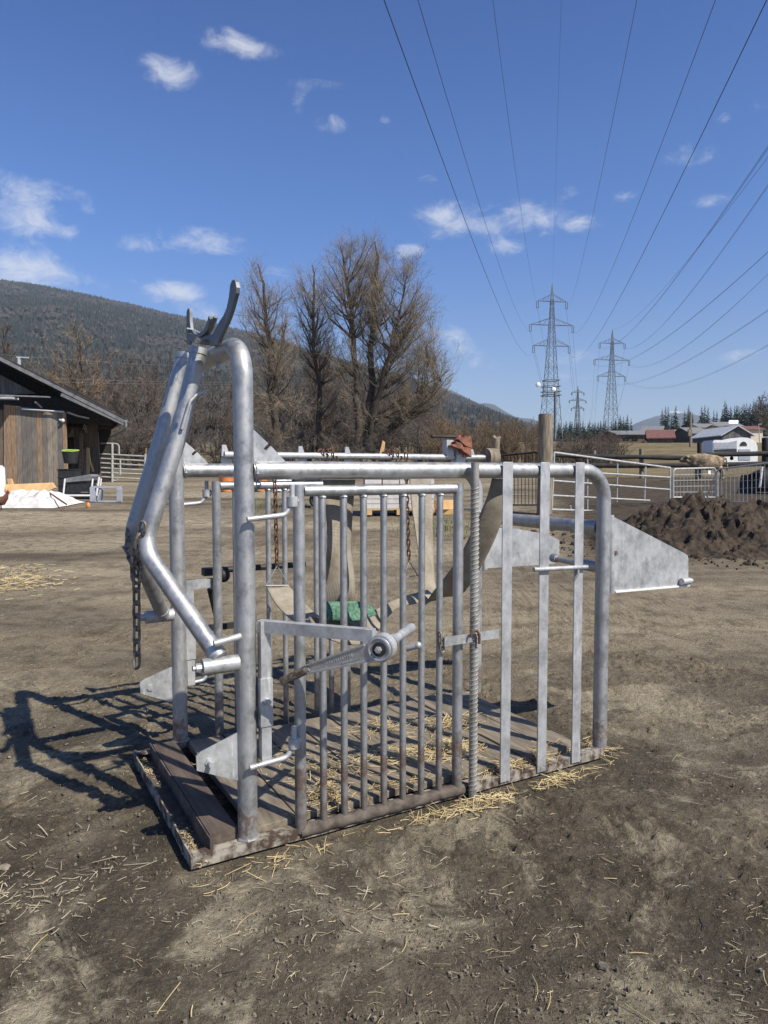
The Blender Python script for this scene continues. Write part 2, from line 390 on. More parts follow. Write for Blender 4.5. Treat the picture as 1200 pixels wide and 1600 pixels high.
# ------------------------------------------------------------------ ground: one sheet, finely graded near the camera
def lattice(seed, n=256):
    return np.random.default_rng(seed).random((n, n))
_LAT = [lattice(100 + i) for i in range(8)]
def vnoise(x, y, seed):
    la = _LAT[seed % 8]; xi = np.floor(x).astype(int); yi = np.floor(y).astype(int); fx = x - xi; fy = y - yi
    fx = fx * fx * fx * (fx * (fx * 6 - 15) + 10); fy = fy * fy * fy * (fy * (fy * 6 - 15) + 10)
    a = la[xi & 255, yi & 255]; b = la[(xi + 1) & 255, yi & 255]; c = la[xi & 255, (yi + 1) & 255]; d = la[(xi + 1) & 255, (yi + 1) & 255]
    return (a * (1 - fx) + b * fx) * (1 - fy) + (c * (1 - fx) + d * fx) * fy
def fbm(x, y, seed, oct=5, gain=.5):
    t = 0; amp = 1; tot = 0
    for i in range(oct):
        ca, sa = math.cos(.7 * i + .3), math.sin(.7 * i + .3)
        t = t + amp * vnoise((x * ca - y * sa) * 2 ** i + 17.3 * i, (x * sa + y * ca) * 2 ** i + 5.1 * i, seed + i); tot += amp; amp *= gain
    return t / tot
def terrain_np(x, y):
    z = np.where(y < 4, 0, np.where(y < 8, .04 * (y - 4) ** 2 / 8, .04 * (y - 6)))
    a = np.clip((x - 12) / 30, 0, 1); b = np.clip((y - 50) / 70, 0, 1); z = z + 1.5 * a * a * (3 - 2 * a) * b * b * (3 - 2 * b)
    return z
def ground_relief(x, y):
    fade = np.clip(1.15 - np.hypot(x, y - 2) / 26, 0.12, 1)
    z = (fbm(x * .9, y * .9, 1, 4) - .5) * .05
    rid = 1 - np.abs(fbm(x * 3.1 + 4, y * 3.1, 3, 5, .55) * 2 - 1)
    z += (np.clip(rid - .8, 0, 1) / .2) ** 1.5 * .012 * (fbm(x * 1.3, y * 1.3, 5, 3) > .46)
    cl = fbm(x * 21, y * 21, 2, 4, .62)
    rough = np.clip(fbm(x * 1.1 + 9, y * 1.1, 4, 3) * 3.2 - 1.35, 0.02, 1)
    z += np.clip(cl - .52, 0, 1) * .085 * rough
    tr = np.abs(fbm(x * 6.5 + 2, y * 6.5, 0, 5, .58) * 2 - 1); z -= np.clip(.22 - tr, 0, 1) * .055 * np.clip(fbm(x * .9 + 20, y * .9, 5, 3) * 3 - 1.0, .12, 1)
    crack = np.abs(fbm(x * 2.2, y * 2.2 + 30, 6, 5, .5) - .5)
    z -= np.clip(.014 - crack, 0, 1) / .014 * .014 * (fbm(x * .8, y * .8 + 3, 7, 2) > .5)
    rg = np.random.default_rng(19)
    for i in range(110):                       # hoof prints: two toes pressed into the mud, a raised rim
        px, py = (rg.uniform(-2.4, 3.3), rg.uniform(1.8, 6.3)) if i % 2 else (rg.uniform(.9, 3.2), rg.uniform(3.0, 5.6)); a = rg.uniform(0, 6.28); dp = rg.uniform(.004, .013); sz = rg.uniform(.03, .042)
        i0, i1 = np.searchsorted(x[:, 0], (px - .16, px + .16)); j0, j1 = np.searchsorted(y[0], (py - .16, py + .16))
        if i1 - i0 < 3 or j1 - j0 < 3: continue
        dx, dy = x[i0:i1, j0:j1] - px, y[i0:i1, j0:j1] - py; u_, v_ = dx * math.cos(a) + dy * math.sin(a), -dx * math.sin(a) + dy * math.cos(a)
        for sgn in (-1, 1):
            q = ((u_ - .006 * sgn) / (sz * 1.25)) ** 2 + ((v_ - sgn * sz * .62) / (sz * .55)) ** 2
            z[i0:i1, j0:j1] += np.where(q < 1, -dp * np.minimum(1, (1 - q) * 3), dp * .45 * np.exp(-(q - 1) * 1.6))
    return z * fade
def make_ground():
    def graded(lo, hi, step, out_lo, out_hi):
        mid = list(np.arange(lo, hi, step)); a, d = lo, step; left = []
        while a > out_lo: d *= 1.09; a -= d; left.append(a)
        b, d = hi, step; right = [b]
        while b < out_hi: d *= 1.09; b += d; right.append(b)
        return np.array(left[::-1] + mid + right)
    xs = graded(-2.6, 3.4, .0125, -7000, 7000); ys = graded(1.6, 6.5, .0125, -60, 9000)
    X, Y = np.meshgrid(xs, ys, indexing='ij')
    wx = np.random.default_rng(3).normal(0, .003, X.shape) * (np.abs(X) < 3) * (Y < 6.4) * (Y > 1.6)
    Xj, Yj = X + wx, Y + np.roll(wx, 7, 0)
    # flatten the earth where the crush stands on it
    th = R(29.5); ex, ey = math.cos(th), math.sin(th); px, py = ray_ground(299, 1359)
    lx = (Xj - px) * ex + (Yj - py) * ey; ly = -(Xj - px) * ey + (Yj - py) * ex
    inside = np.clip(1 - np.maximum(np.maximum(-lx, lx - 2.15), np.maximum(-ly, ly - 1.12)) / .1, 0, 1)
    rel = ground_relief(Xj, Yj)
    rel = rel * (1 - inside) + np.minimum(rel, -.006) * inside - .008
    Z = terrain_np(Xj, Yj) + rel
    nx, ny = X.shape
    co = np.stack([Xj, Yj, Z], -1).reshape(-1, 3).astype(np.float32)
    idx = np.arange(nx * ny).reshape(nx, ny)
    q = np.stack([idx[:-1, :-1], idx[1:, :-1], idx[1:, 1:], idx[:-1, 1:]], -1).reshape(-1, 4).astype(np.int32)
    me = bpy.data.meshes.new('ground'); me.vertices.add(len(co)); me.vertices.foreach_set('co', co.ravel())
    me.loops.add(q.size); me.loops.foreach_set('vertex_index', q.ravel())
    me.polygons.add(len(q)); me.polygons.foreach_set('loop_start', np.arange(0, q.size, 4, dtype=np.int32))
    me.polygons.foreach_set('use_smooth', np.ones(len(q), bool)); me.update(calc_edges=True)
    mt, nt, b, N, L = nodes('trodden_earth'); c = coord(nt)
    big = tex(nt, 'n', c, .75, 6, .62, None, .6); mid = tex(nt, 'n', c, 4.5, 7, .68, None, .4); fine = tex(nt, 'n', c, 38, 6, .7); grit = tex(nt, 'n', c, 170, 3, .6)
    s = N('ShaderNodeSeparateXYZ'); L(c, s.inputs[0])
    f = mth(nt, 'ADD', mth(nt, 'MULTIPLY', big, .62), mth(nt, 'MULTIPLY', mid, .38))
    col = ramp(nt, f, [(.36, (.058, .05, .041)), (.46, (.095, .083, .069)), (.53, (.15, .132, .11)), (.63, (.29, .26, .215))])
    dry = tex(nt, 'n', c, 1.7, 8, .74, None, .8)
    pm_ = None
    for (pu, pv, rx_, ry_) in ((650, 1435, .34, .22), (760, 1290, .3, .3), (960, 1095, .5, .4), (330, 1460, .2, .12)):   # dried out patches
        px_, py_ = ray_ground(pu, pv); vm = N('ShaderNodeVectorMath'); vm.operation = 'SUBTRACT'; L(c, vm.inputs[0]); vm.inputs[1].default_value = (px_, py_, 0)
        vs = N('ShaderNodeVectorMath'); vs.operation = 'MULTIPLY'; L(vm.outputs[0], vs.inputs[0]); vs.inputs[1].default_value = (1 / rx_, 1 / ry_, 0)
        vl = N('ShaderNodeVectorMath'); vl.operation = 'LENGTH'; L(vs.outputs[0], vl.inputs[0]); k_ = mrange(nt, vl.outputs['Value'], 1.3, .1, 0, .13); pm_ = k_ if pm_ is None else mth(nt, 'ADD', pm_, k_)
    dry = mth(nt, 'ADD', dry, pm_)
    col = mixc(nt, mrange(nt, dry, .52, .62, 0, .92), col, ramp(nt, mid, [(.35, (.22, .2, .165)), (.65, (.46, .42, .35))]))
    col = mixc(nt, mrange(nt, fine, .38, .62, .5, 0), col, mixc(nt, 1.0, col, (.5, .48, .46), 'MULTIPLY'))
    col = mixc(nt, mrange(nt, fine, .57, .72, 0, .5), col, (.3, .265, .215))
    col = mixc(nt, mrange(nt, grit, .64, .72, 0, .55), col, (.36, .33, .27))
    col = mixc(nt, mrange(nt, grit, .38, .30, 0, .5), col, (.03, .024, .018))
    spk = tex(nt, 'n', c, 95, 4, .75)
    col = mixc(nt, mrange(nt, spk, .6, .68, 0, .6), col, (.3, .27, .22)); col = mixc(nt, mrange(nt, spk, .4, .33, 0, .6), col, (.035, .029, .022))
    # the yard beyond is drier and paler, with dark trodden bands
    band = tex(nt, 'n', c, 1, 5, .6, (.11, .42, 1), .5)
    yard = ramp(nt, band, [(.37, (.1, .085, .068)), (.44, (.2, .172, .138)), (.52, (.28, .243, .195)), (.62, (.38, .335, .27))])
    yard = mixc(nt, mrange(nt, mid, .36, .55, .6, 0), yard, (.09, .074, .057)); yard = mixc(nt, mrange(nt, fine, .56, .68, 0, .5), yard, (.42, .375, .31)); yard = mixc(nt, mrange(nt, spk, .4, .32, 0, .7), yard, (.05, .04, .03))
    col = mixc(nt, mrange(nt, s.outputs[1], 3.3, 6.5, 0, .85), col, yard)
    # right hand paddock of dark mud, and the dry meadow behind it
    mud = ramp(nt, mid, [(.35, (.035, .027, .02)), (.65, (.1, .08, .06))])
    rx = mrange(nt, mth(nt, 'SUBTRACT', s.outputs[0], mth(nt, 'MULTIPLY', s.outputs[1], .2)), .2, 1.4)
    my = mth(nt, 'MULTIPLY', mrange(nt, mth(nt, 'ADD', s.outputs[1], mth(nt, 'MULTIPLY', big, 3.0)), 11.2, 13.0), rx)
    col = mixc(nt, my, col, mud)
    mead = ramp(nt, tex(nt, 'n', c, .35, 7, .7), [(.35, (.1, .088, .05)), (.5, (.155, .13, .078)), (.65, (.22, .185, .115))])
    col = mixc(nt, mrange(nt, s.outputs[1], 30, 38), col, mead)
    col = mixc(nt, 1.0, col, (1.06, 1.0, .835), 'MULTIPLY')
    L(col, b.inputs['Base Color']); b.inputs['Roughness'].default_value = .95; b.inputs['Specular IOR Level'].default_value = .25
    bump(nt, b, mth(nt, 'ADD', mth(nt, 'ADD', mth(nt, 'MULTIPLY', fine, 1.0), mth(nt, 'MULTIPLY', spk, .35)), mth(nt, 'MULTIPLY', mid, .8)), 1.0, .03)
    me.materials.append(mt)
    o = bpy.data.objects.new('ground', me); C.objects.link(o); tag(o, kind='structure')
def ray_ground(u, v):
    d = ray(u, v); t = -H / d.z; return d.x * t, d.y * t
make_ground()

# ------------------------------------------------------------------ the cattle crush, in its own frame: X along it (head end = 0), Y across, Z up
P1 = Vector((*ray_ground(299, 1359), 0)); ROT = 29.5
_m = Matrix.Rotation(R(-ROT), 3, 'Z')
def loc(u, v, ax, val):                       # point seen at pixel u, v on the crush plane X/Y/Z = val
    d = _m @ ray(u, v); o = _m @ (Vector((0, 0, H)) - P1)
    return o + d * ((val - o[ax]) / d[ax])
crush = empty('cattle_crush', P1, R(ROT), 'galvanised steel cattle crush of pipes and barred gates on a plank floor', 'cattle crush')
YN, YF = .04, 1.125                           # near and far post lines
XA, XE = .235, 2.165                          # head arch and tail posts
RP = .0385
def part(mb, name, m, parent=None, label=None, **k):
    return tag(mb.build(name, m, parent or crush, **k), label)

def crush_base():
    rnd = random.Random(5)
    fr = MB()
    # near and far edge angles, front and rear edge plates; bent slightly and chipped
    def edge(a, b, h, t, n=14):
        a, b = Vector(a), Vector(b); d = (b - a).normalized(); nn = Vector((-d.y, d.x, 0))
        for i in range(n):
            p, q = a.lerp(b, i / n), a.lerp(b, (i + 1) / n)
            fr.box((p + q) / 2 + nn * rnd.uniform(-.0012, .0012) + Vector((0, 0, h / 2 + rnd.uniform(-.001, .001))), ((q - p).length + .002, t, h), Matrix.Rotation(math.atan2(d.y, d.x), 3, 'Z'))
    edge((0, 0.003, 0), (2.15, 0.003, 0), .047, .007)
    edge((0, 1.16, 0), (2.15, 1.16, 0), .047, .007)
    edge((.0035, .007, 0), (.0035, 1.156, 0), .052, .007)
    fr.box((1.075, .028, .0435), (2.13, .042, .006)); fr.box((1.075, 1.135, .0435), (2.13, .042, .006))
    part(fr, 'base_frame', M['paint_rust'], label='low angle iron base frame of flaking white paint and rust')
    tr = MB(); tr.box((.045, .58, .009), (.075, 1.14, .006))
    tr.box((.081, .58, .05), (.006, 1.12, .075)); part(tr, 'front_tray', M['dirt_steel'])
    bd = MB(); bd.box((.142, .58, .055), (.11, 1.05, .07)); o = part(bd, 'floor_board', M['board_dark'], label='thick dark front plank')
    x = .265
    widths = [.19, .2, .21, .2, .19, .2, .21, .2, .18]
    for i, w in enumerate(widths):
        z = .058 + rnd.uniform(-.004, .004)
        y0, y1 = .055 + rnd.uniform(-.008, .012), 1.11 + rnd.uniform(-.02, .01)
        b = MB(); b.box((x + w / 2, (y0 + y1) / 2, z), (w - .008, y1 - y0, .036), Matrix.Rotation(rnd.uniform(-.006, .006), 3, 'Z'))
        o = part(b, 'floor_board', M['board'])
        bv = o.modifiers.new('edge', 'BEVEL'); bv.width = .004; bv.segments = 2
        x += w
crush_base()

def weld(mb, c, r, axis=2, R0=.008):
    ex, ey = [(Vector((0, 1, 0)), Vector((0, 0, 1))), (Vector((1, 0, 0)), Vector((0, 0, 1))), (Vector((1, 0, 0)), Vector((0, 1, 0)))][axis]
    mb.tube(arc(c, 0, 2 * PI, r, ex, ey, 20)[:-1], [R0 * (1 + .35 * math.sin(i * 2.4)) for i in range(20)], 6, close=True)

def crush_pipes():
    a = MB()
    top = 1.985
    a.tube(rounded([(XA, YN, .045), (XA, YN, top), (XA, YF, top), (XA, YF, .045)], .13, 14), RP, 24)
    weld(a, (XA, YN, .05), RP, 2, .007); weld(a, (XA, YF, .08), RP, 2, .007)
    for y in (.35, .62):                       # bolt heads hanging under the hoop
        a.tube([(XA, y, top - RP - .022), (XA, y, top - RP + .01)], .012, 8)
    part(a, 'head_arch', M['galv'])
    for y in (YN, YF):
        r = MB()
        r.tube(rounded([(XA + RP - .006, y, 1.5), (XE, y, 1.5), (XE, y, .045)], .15, 14), .0365, 24)
        weld(r, (XA + RP + .004, y, 1.5), .0355, 0, .007)
        r.tube([(XA + .075, y - .0368, 1.503), (XA + .075, y - .03, 1.503)], .0035, 8)
        part(r, 'side_rail', M['galv'])
    # gussets with a slot, above the rails; lower gussets with a bolt, in front of the arch
    for y in (YN, YF):
        gz, gx = 1.535, XA + RP - .002
        pts = [(gx, y + .004, gz), (gx, y + .004, gz + .125), (gx + .063, y + .004, gz + .07), (gx + .043, y + .004, gz + .05), (gx + .052, y + .004, gz + .041), (gx + .073, y + .004, gz + .061), (gx + .13, y + .004, gz + .004), (gx + .13, y + .004, gz)]
        p = MB(); p.poly(pts, (0, -.008, 0)); part(p, 'gusset_plate', M['galv_plate'], angle=20)
        q = MB(); xx = XA - RP + .003; yy = y - .004
        q.poly([(xx, yy, .478), (xx, yy, .285), (.068, yy, .345), (.036, yy, .36), (.034, yy, .415), (.05, yy, .428)], (0, .008, 0))
        o = part(q, 'gusset_plate', M['galv_plate'], angle=20)
        bl = MB(); bl.tube([(.085, yy - .03 if y == YN else yy - .008, .382), (.085, yy + .02, .382)], .011, 10); bl.tube([(.085, yy - .006, .382), (.085, yy, .382)], .018, 6)
        bl.build('bolt', M['galv_plate'], o)
crush_pipes()

def crush_neck_bars():
    # two bent pipes on pivots, meeting below the arch; their top plates carry the latch horns
    near = [(.127, .03, .785), (-.08, .375, 1.185), (.073, .375, 1.65), (.158, .375, 2.0)]
    far = [(.15, 1.09, .76), (-.075, .68, 1.2), (.06, .66, 1.64), (.17, .655, 2.02)]
    for k, pts in enumerate((near, far)):
        n = MB(); n.tube(rounded(pts, [.15, 1.4], 12), .0345, 22)
        tp = Vector(pts[-1]); n.tube([tp - Vector((.004, 0, .018)), tp + Vector((0, 0, .008))], .038, 20)
        o = part(n, 'neck_bar', M['galv'])
        s = MB(); y = (YN, YF)[k]; yb = pts[0][1]
        d0 = (Vector(pts[0]) - Vector(pts[1])).normalized(); s.tube([Vector(pts[0]) - d0 * .045, Vector(pts[0]) - d0 * .012], .0365, 20); s.tube([(.06, yb, .757), (.2, yb, .757)], .032, 18); s.tube([(.035, yb, .757), (.062, yb, .757)], .017, 8); s.tube([(.024, yb, .757), (.035, yb, .757)], .011, 8)
        s.build('pivot_sleeve', M['galv_plate'], o)
        if k == 0:
            w = MB(); w.tube([loc(334, 1006, 1, -.0), loc(376, 994, 1, -.0)], .0135, 12); w.build('stop_pin', M['galv_plate'], o)
            h = MB(); yl = .33
            h.tube(rounded([loc(284, 671, 1, yl), loc(297, 627, 1, yl), loc(305, 619, 1, yl), loc(321, 611, 1, yl)], .02, 6), .0075, 10); h.build('rope_hook', M['galv_plate'], o)
            X0 = .135
            hp = [(329, 531), (331, 524), (336, 515), (343, 502), (349, 493), (354, 481), (357.5, 464), (359.5, 446), (362, 439), (365, 436.5), (368, 440), (369.5, 449), (369, 458), (366.5, 466), (364.5, 474), (361.5, 485), (357, 498), (353, 507), (348.5, 517), (344.5, 525), (341, 536), (335, 539), (327, 539)]
            hm = MB(); hm.poly([loc(u, v, 0, X0) for u, v in hp], (.013, 0, 0))
            hm.tube([loc(355.5, 506, 0, .165), loc(357, 487, 0, .165)], .012, 10); hm.tube([loc(348, 523, 0, .165), loc(349, 508, 0, .165)], .010, 10)
            hm.build('latch_horn', M['shaded_dark_steel'], o, angle=25)
            st = MB(); sp = [(298, 521), (306, 524.5), (316, 525), (324, 521), (330, 513), (333, 503), (334, 497)]
            st.poly([loc(u, v - 2.2, 0, .16) for u, v in sp] + [loc(u + 3, v + 2.2, 0, .16) for u, v in reversed(sp)], (-.022, 0, 0))
            st.tube([loc(334, 503, 0, .15), loc(335, 498, 0, .15)], .011, 8); st.tube([loc(336, 498, 0, .15), loc(337, 494.5, 0, .15)], .009, 8)
            st.build('latch_strap', M['shaded_dark_steel'], o, angle=30)
            bp = MB(); bp.poly([loc(u, v, 2, 2.008) for u, v in ((316, 533), (345, 536), (338, 541), (312, 538))], (0, 0, .008))
            bp.poly([loc(u, v, 0, .15) for u, v in ((306, 524), (321, 537), (328, 534), (332, 523))], (.008, 0, 0)); bp.build('top_plate', M['shaded_dark_steel'], o)
        else:
            X0 = .15
            hm = MB(); hm.poly([loc(u, v, 0, X0) for u, v in ((291.5, 487), (293.5, 482), (296, 482), (296.5, 490), (296.5, 500), (298, 513), (300, 515), (304, 523), (303, 535), (297, 531), (296, 539), (292, 538), (291, 514))], (.012, 0, 0)); hm.build('latch_horn', M['shaded_dark_steel'], o, angle=25)
            lp = MB(); lp.poly([loc(u, v, 2, 2.095) for u, v in ((292, 514), (302, 515.5), (315, 522), (304, 524))], (0, 0, .006)); lp.build('latch_ledge', M['galv_plate'], o)
crush_neck_bars()

def side_gate(y, out):
    f = MB(); r = .0235; x0, x1, z1 = .45, 1.225, 1.418
    f.tube([(x0, y, .028), (x0, y, z1 + r)], r, 18); f.tube([(x1, y, .028), (x1, y, z1 + r)], r, 18)
    f.tube([(x0 + r - .004, y, z1), (x1 - r + .004, y, z1)], r - .0008, 18)
    o = part(f, 'side_gate', M['galv_gate'], label='barred side gate with rusty lower ends')
    rl = MB(); rr_ = random.Random(3); rl.tube([(x0 - .006 + (x1 - x0 + .036) * i / 30, y - .001, .03) for i in range(31)], [r + .002 + rr_.uniform(-.0015, .0035) for i in range(31)], 18); rl.build('bottom_rail', M['dirt_steel'], o)
    proto = None
    for x in (.552, .648, .741, .838, .934, 1.03, 1.125):
        if proto is None:
            b = MB(); b.tube([(0, y, .045), (0, y, z1 - r + .006)], .0148, 14); weld(b, (0, y, z1 - r - .002), .0148, 2, .004)
            proto = b.build('bar', M['galv_gate'], o); c = proto
        else:
            c = proto.copy(); C.objects.link(c); c.parent = o
        c.location = (x, 0, 0)
    for z, up in ((1.315, 1), (.353, 1)):      # hinge rods welded to the arch, and the gate's collars
        yy = y - out * .035
        h = MB(); h.tube(rounded([(XA - .01, yy, z), (.375, yy, z + .012), (.408, yy, z + .05), (.408, yy, z + .13)], .03, 6), .0105, 12)
        h.build('hinge_rod', M['galv_plate'], o)
        k = MB(); k.tube([(.408, yy, z + .045), (.408, yy, z + .083)], .0225, 16); k.tube([(.418, yy, z + .064), (.45, y, z + .064)], .012, 8); k.build('hinge_collar', M['galv_plate'], o)
    return o
gate_near = side_gate(.012, 1)
gate_far = side_gate(1.145, -1)

def lever_arm(y, psi, out, ln, far=False):
    # square tube on the arch that carries the hoof winch
    v = MB(); x = XA + RP + .026; yb = y - out * .03
    v.bar((x, yb, .36), (x, yb, .915), .04, .04); o = part(v, 'winch_bracket', M['galv_plate'], angle=20)
    s = MB(); s.bar((x, yb, .5), (x, yb, .69), .05, .05); s.tube([(x, yb - out * .024, .6), (x, yb - out * .04, .6)], .014, 6); s.tube([(x, yb - out * .04, .6), (x, yb - out * .046, .6)], .008, 8); s.build('bracket_sleeve', M['galv_plate'], o, angle=20)
    d = Vector((math.cos(psi), math.sin(psi), 0)); a = Vector((x, yb, .893))
    h = MB(); h.bar(a - d * .02, a + d * ln, .036, .045); h.build('winch_arm', M['galv_plate'], o, angle=20)
    return o, a, d
def winch_handle():
    psi = R(-20 - ROT)
    o, a, d = lever_arm(YN, psi, 1, .46)
    ax = Vector((-d.y, d.x, 0))                # axle direction, into the crush
    # hub seen at pixel 595, 1013: on the plane just outside the arm
    dd = _m @ ray(595, 1013); oo = _m @ (Vector((0, 0, H)) - P1); pl = a - ax * .055
    hub = oo + dd * ((pl - oo).dot(ax) / dd.dot(ax))
    def on(u, v, off=0.0):
        dd = _m @ ray(u, v); return oo + dd * ((pl + ax * off - oo).dot(ax) / dd.dot(ax))
    hb = MB()
    hb.tube([hub - ax * .012, hub - ax * .006, hub + ax * .036, hub + ax * .042], [.045, .05, .05, .045], 32)
    hb.tube([hub + ax * .03, hub + ax * .2], .017, 14); hb.tube([hub + ax * .11, hub + ax * .14], .023, 14); hb.tube([hub + ax * .2, hub + ax * .36], .019, 14)
    part(hb, 'winch_axle', M['galv_plate'], o)
    lv = MB()
    e0, e1 = on(482, 1044), on(566, 1024)
    dl = (hub - e0).normalized(); up = ax.cross(dl).normalized()
    if up.z < 0: up = -up
    w0, w1 = .019, .034
    L = (hub - e0).length
    pts = [e0 - up * w0 * .85, e0 + dl * (L - .03) - up * w1, hub - up * .043 - dl * .01]
    for i in range(13):
        t = -PI / 2 + PI * i / 12
        pts.append(hub + dl * .05 * math.cos(t) + up * .05 * math.sin(t))
    pts += [hub + up * .043 - dl * .01, e0 + dl * (L - .03) + up * w1, e0 + up * w0 * .85]
    lv.poly([p - ax * .018 for p in pts], ax * .02)
    rim = .006
    for a_, b_ in ((e0 + up * (w0 - .004), e0 + dl * (L - .05) + up * (w1 - .004)), (e0 - up * (w0 - .004), e0 + dl * (L - .05) - up * (w1 - .004))):
        lv.bar(a_ - ax * .02, b_ - ax * .02, .008, .006, up=up)
    weld_ring = [hub - ax * .019 + (dl * math.cos(q * PI / 14) + up * math.sin(q * PI / 14)) * .04 for q in range(28)]
    lv.tube(weld_ring, .0055, 8, close=True)
    lever = part(lv, 'ratchet_lever', M['cast'], o, angle=30)
    em = MB(); rnd = random.Random(8)          # worn raised lettering on the lever: too worn to read
    for row, (q0, q1, n, hh) in enumerate(((.26, .66, 13, .013), (.48, .74, 14, .005))):
        for i in range(n):
            p = e0 + dl * L * (q0 + (q1 - q0) * (i + .5) / n) + up * ((.006, -.013)[row])
            k = rnd.random(); st = L * (q1 - q0) / n
            em.bar(p - up * hh * .5 - ax * .0186 - dl * st * .2, p + up * hh * .5 - ax * .0186 - dl * st * .2, .0022, .002, up=ax)
            if k > .3: em.bar(p + up * hh * (.5 if k > .6 else 0) - ax * .0186 - dl * st * .2, p + up * hh * (.5 if k > .6 else 0) - ax * .0186 + dl * st * .25, .002, .002, up=ax)
    em.build('raised_lettering', M['cast'], lever)
    bk = MB(); bk.tube([hub - ax * .022, hub - ax * .016], .026, 24); bk.build('hub_seal', M['black'], lever)
    nut = MB(); nut.tube([hub - ax * .034, hub - ax * .02], .0125, 6); nut.tube([hub - ax * .038, hub - ax * .034], .007, 10); nut.build('hub_nut', M['galv_plate'], lever)
    gp = MB(); g0, g1 = e0 + dl * .01, on(443, 1064, -.0)
    gp.tube([g0 - ax * .01, g1 - ax * .014], .0165, 16, cap=False); gp.tube([g1 - ax * .014, g0 - ax * .01], .0135, 16, cap=True); tag(gp.build('lever_grip', M['paint_rust'], lever), 'rusty pipe grip of the lever')
    kn = MB(); p = on(640, 1012, .1); kn.tube([p - dl * .012, p + dl * .03], .012, 12); kn.ball(p + dl * .035, .014); kn.build('ratchet_knob', M['galv_plate'], o)
winch_handle()
o_far, _, _ = lever_arm(YF, R(14), -1, .16, True)
wm = MB(); wm.bar((.44, 1.25, .925), (.44, 1.25, .965), .08, .06); wm.tube([(.44, 1.245, .85), (.5, 1.28, .62)], .02, 10); wm.bar((.38, 1.26, .63), (.58, 1.26, .63), .035, .03); wm.tube([(.5, 1.24, .95), (1.0, 1.24, .95)], .017, 10); wm.ball((.51, 1.24, .92), .04)
part(wm, 'far_winch', M['black'], o_far, label='dark far side hoof winch')

def crush_near_side():
    for x, sx in ((1.493, 0), (1.722, 0), (1.95, 0)):
        s = MB(); y = -.0045
        s.box((x, y, .777), (.059, .008, 1.525)); o = part(s, 'flat_slat', M['galv_strip'], angle=20)
        bv = o.modifiers.new('edge', 'BEVEL'); bv.width = .002
    # reinforcing bar used as a latch post: a helix of ribs
    b = MB(); x, y, r = 1.285, -.03, .0185
    b.tube([(x, y, .0), (x, y, 1.535)], r, 16)
    n = 66
    for i in range(n):
        z0 = .03 + i * 1.40 / n; pts = []
        for j in range(11):
            t = -PI * .95 + PI * 1.9 * j / 10
            pts.append((x + r * math.sin(t), y - r * math.cos(t), z0 + .013 * math.sin(t * .5) + .012))
        b.tube(pts, [.001 + .0028 * math.sin(PI * j / 10) ** .5 for j in range(11)], 6)
    part(b, 'rebar_post', M['galv_rebar'], label='ribbed reinforcing bar standing upright')
    l = MB(); l.bar(loc(694, 1003, 1, -.055), loc(779, 990, 1, -.02), .007, .04); o = part(l, 'latch_bar', M['galv_plate'], label='flat latch bar across the ribbed rod')
    c = MB()
    c.tube(arc(loc(742, 993, 1, -.065), -.2, PI + .2, .022, (1, 0, 0), (0, 0, 1), 10) , .006, 8); c.tube([loc(749, 990, 1, -.065), loc(749, 1006, 1, -.065)], .006, 8)
    c.build('latch_staple', M['rust'], o)
    for i in range(3):
        k = MB(); link(k, loc(687 + i * 2, 996 + i * 7, 1, -.035), .026, .012, .0045, i * .9); k.build('latch_ring', M['chain'], o)
    s = MB(); s.tube([loc(834, 890, 1, -.02), loc(917, 886, 1, -.02)], .0115, 12)
    s.tube(rounded([loc(903, 886, 1, -.02), loc(903, 897, 1, -.02), loc(898, 905, 1, -.01)], .01, 4), .007, 8); part(s, 'short_rod', M['galv_plate'], label='short rod welded across two slats')
def link(mb, c, ln, w, r, yaw, axis=Vector((0, 0, 1)), n=18):
    # an oval chain link about c: ln half length, w half width
    c = Vector(c); a = Vector(axis).normalized(); s = a.cross(Vector((math.cos(yaw), math.sin(yaw), 0)))
    if s.length < .1: s = a.cross(Vector((0, 0, 1)))
    s.normalize(); st = ln - w; pts = []
    for i in range(n):
        t = 2 * PI * i / n
        pts.append(c + a * (st * (1 if math.sin(t) > 0 else -1) + w * math.sin(t)) + s * w * math.cos(t))
    mb.tube(pts, r, 8, close=True)
crush_near_side()

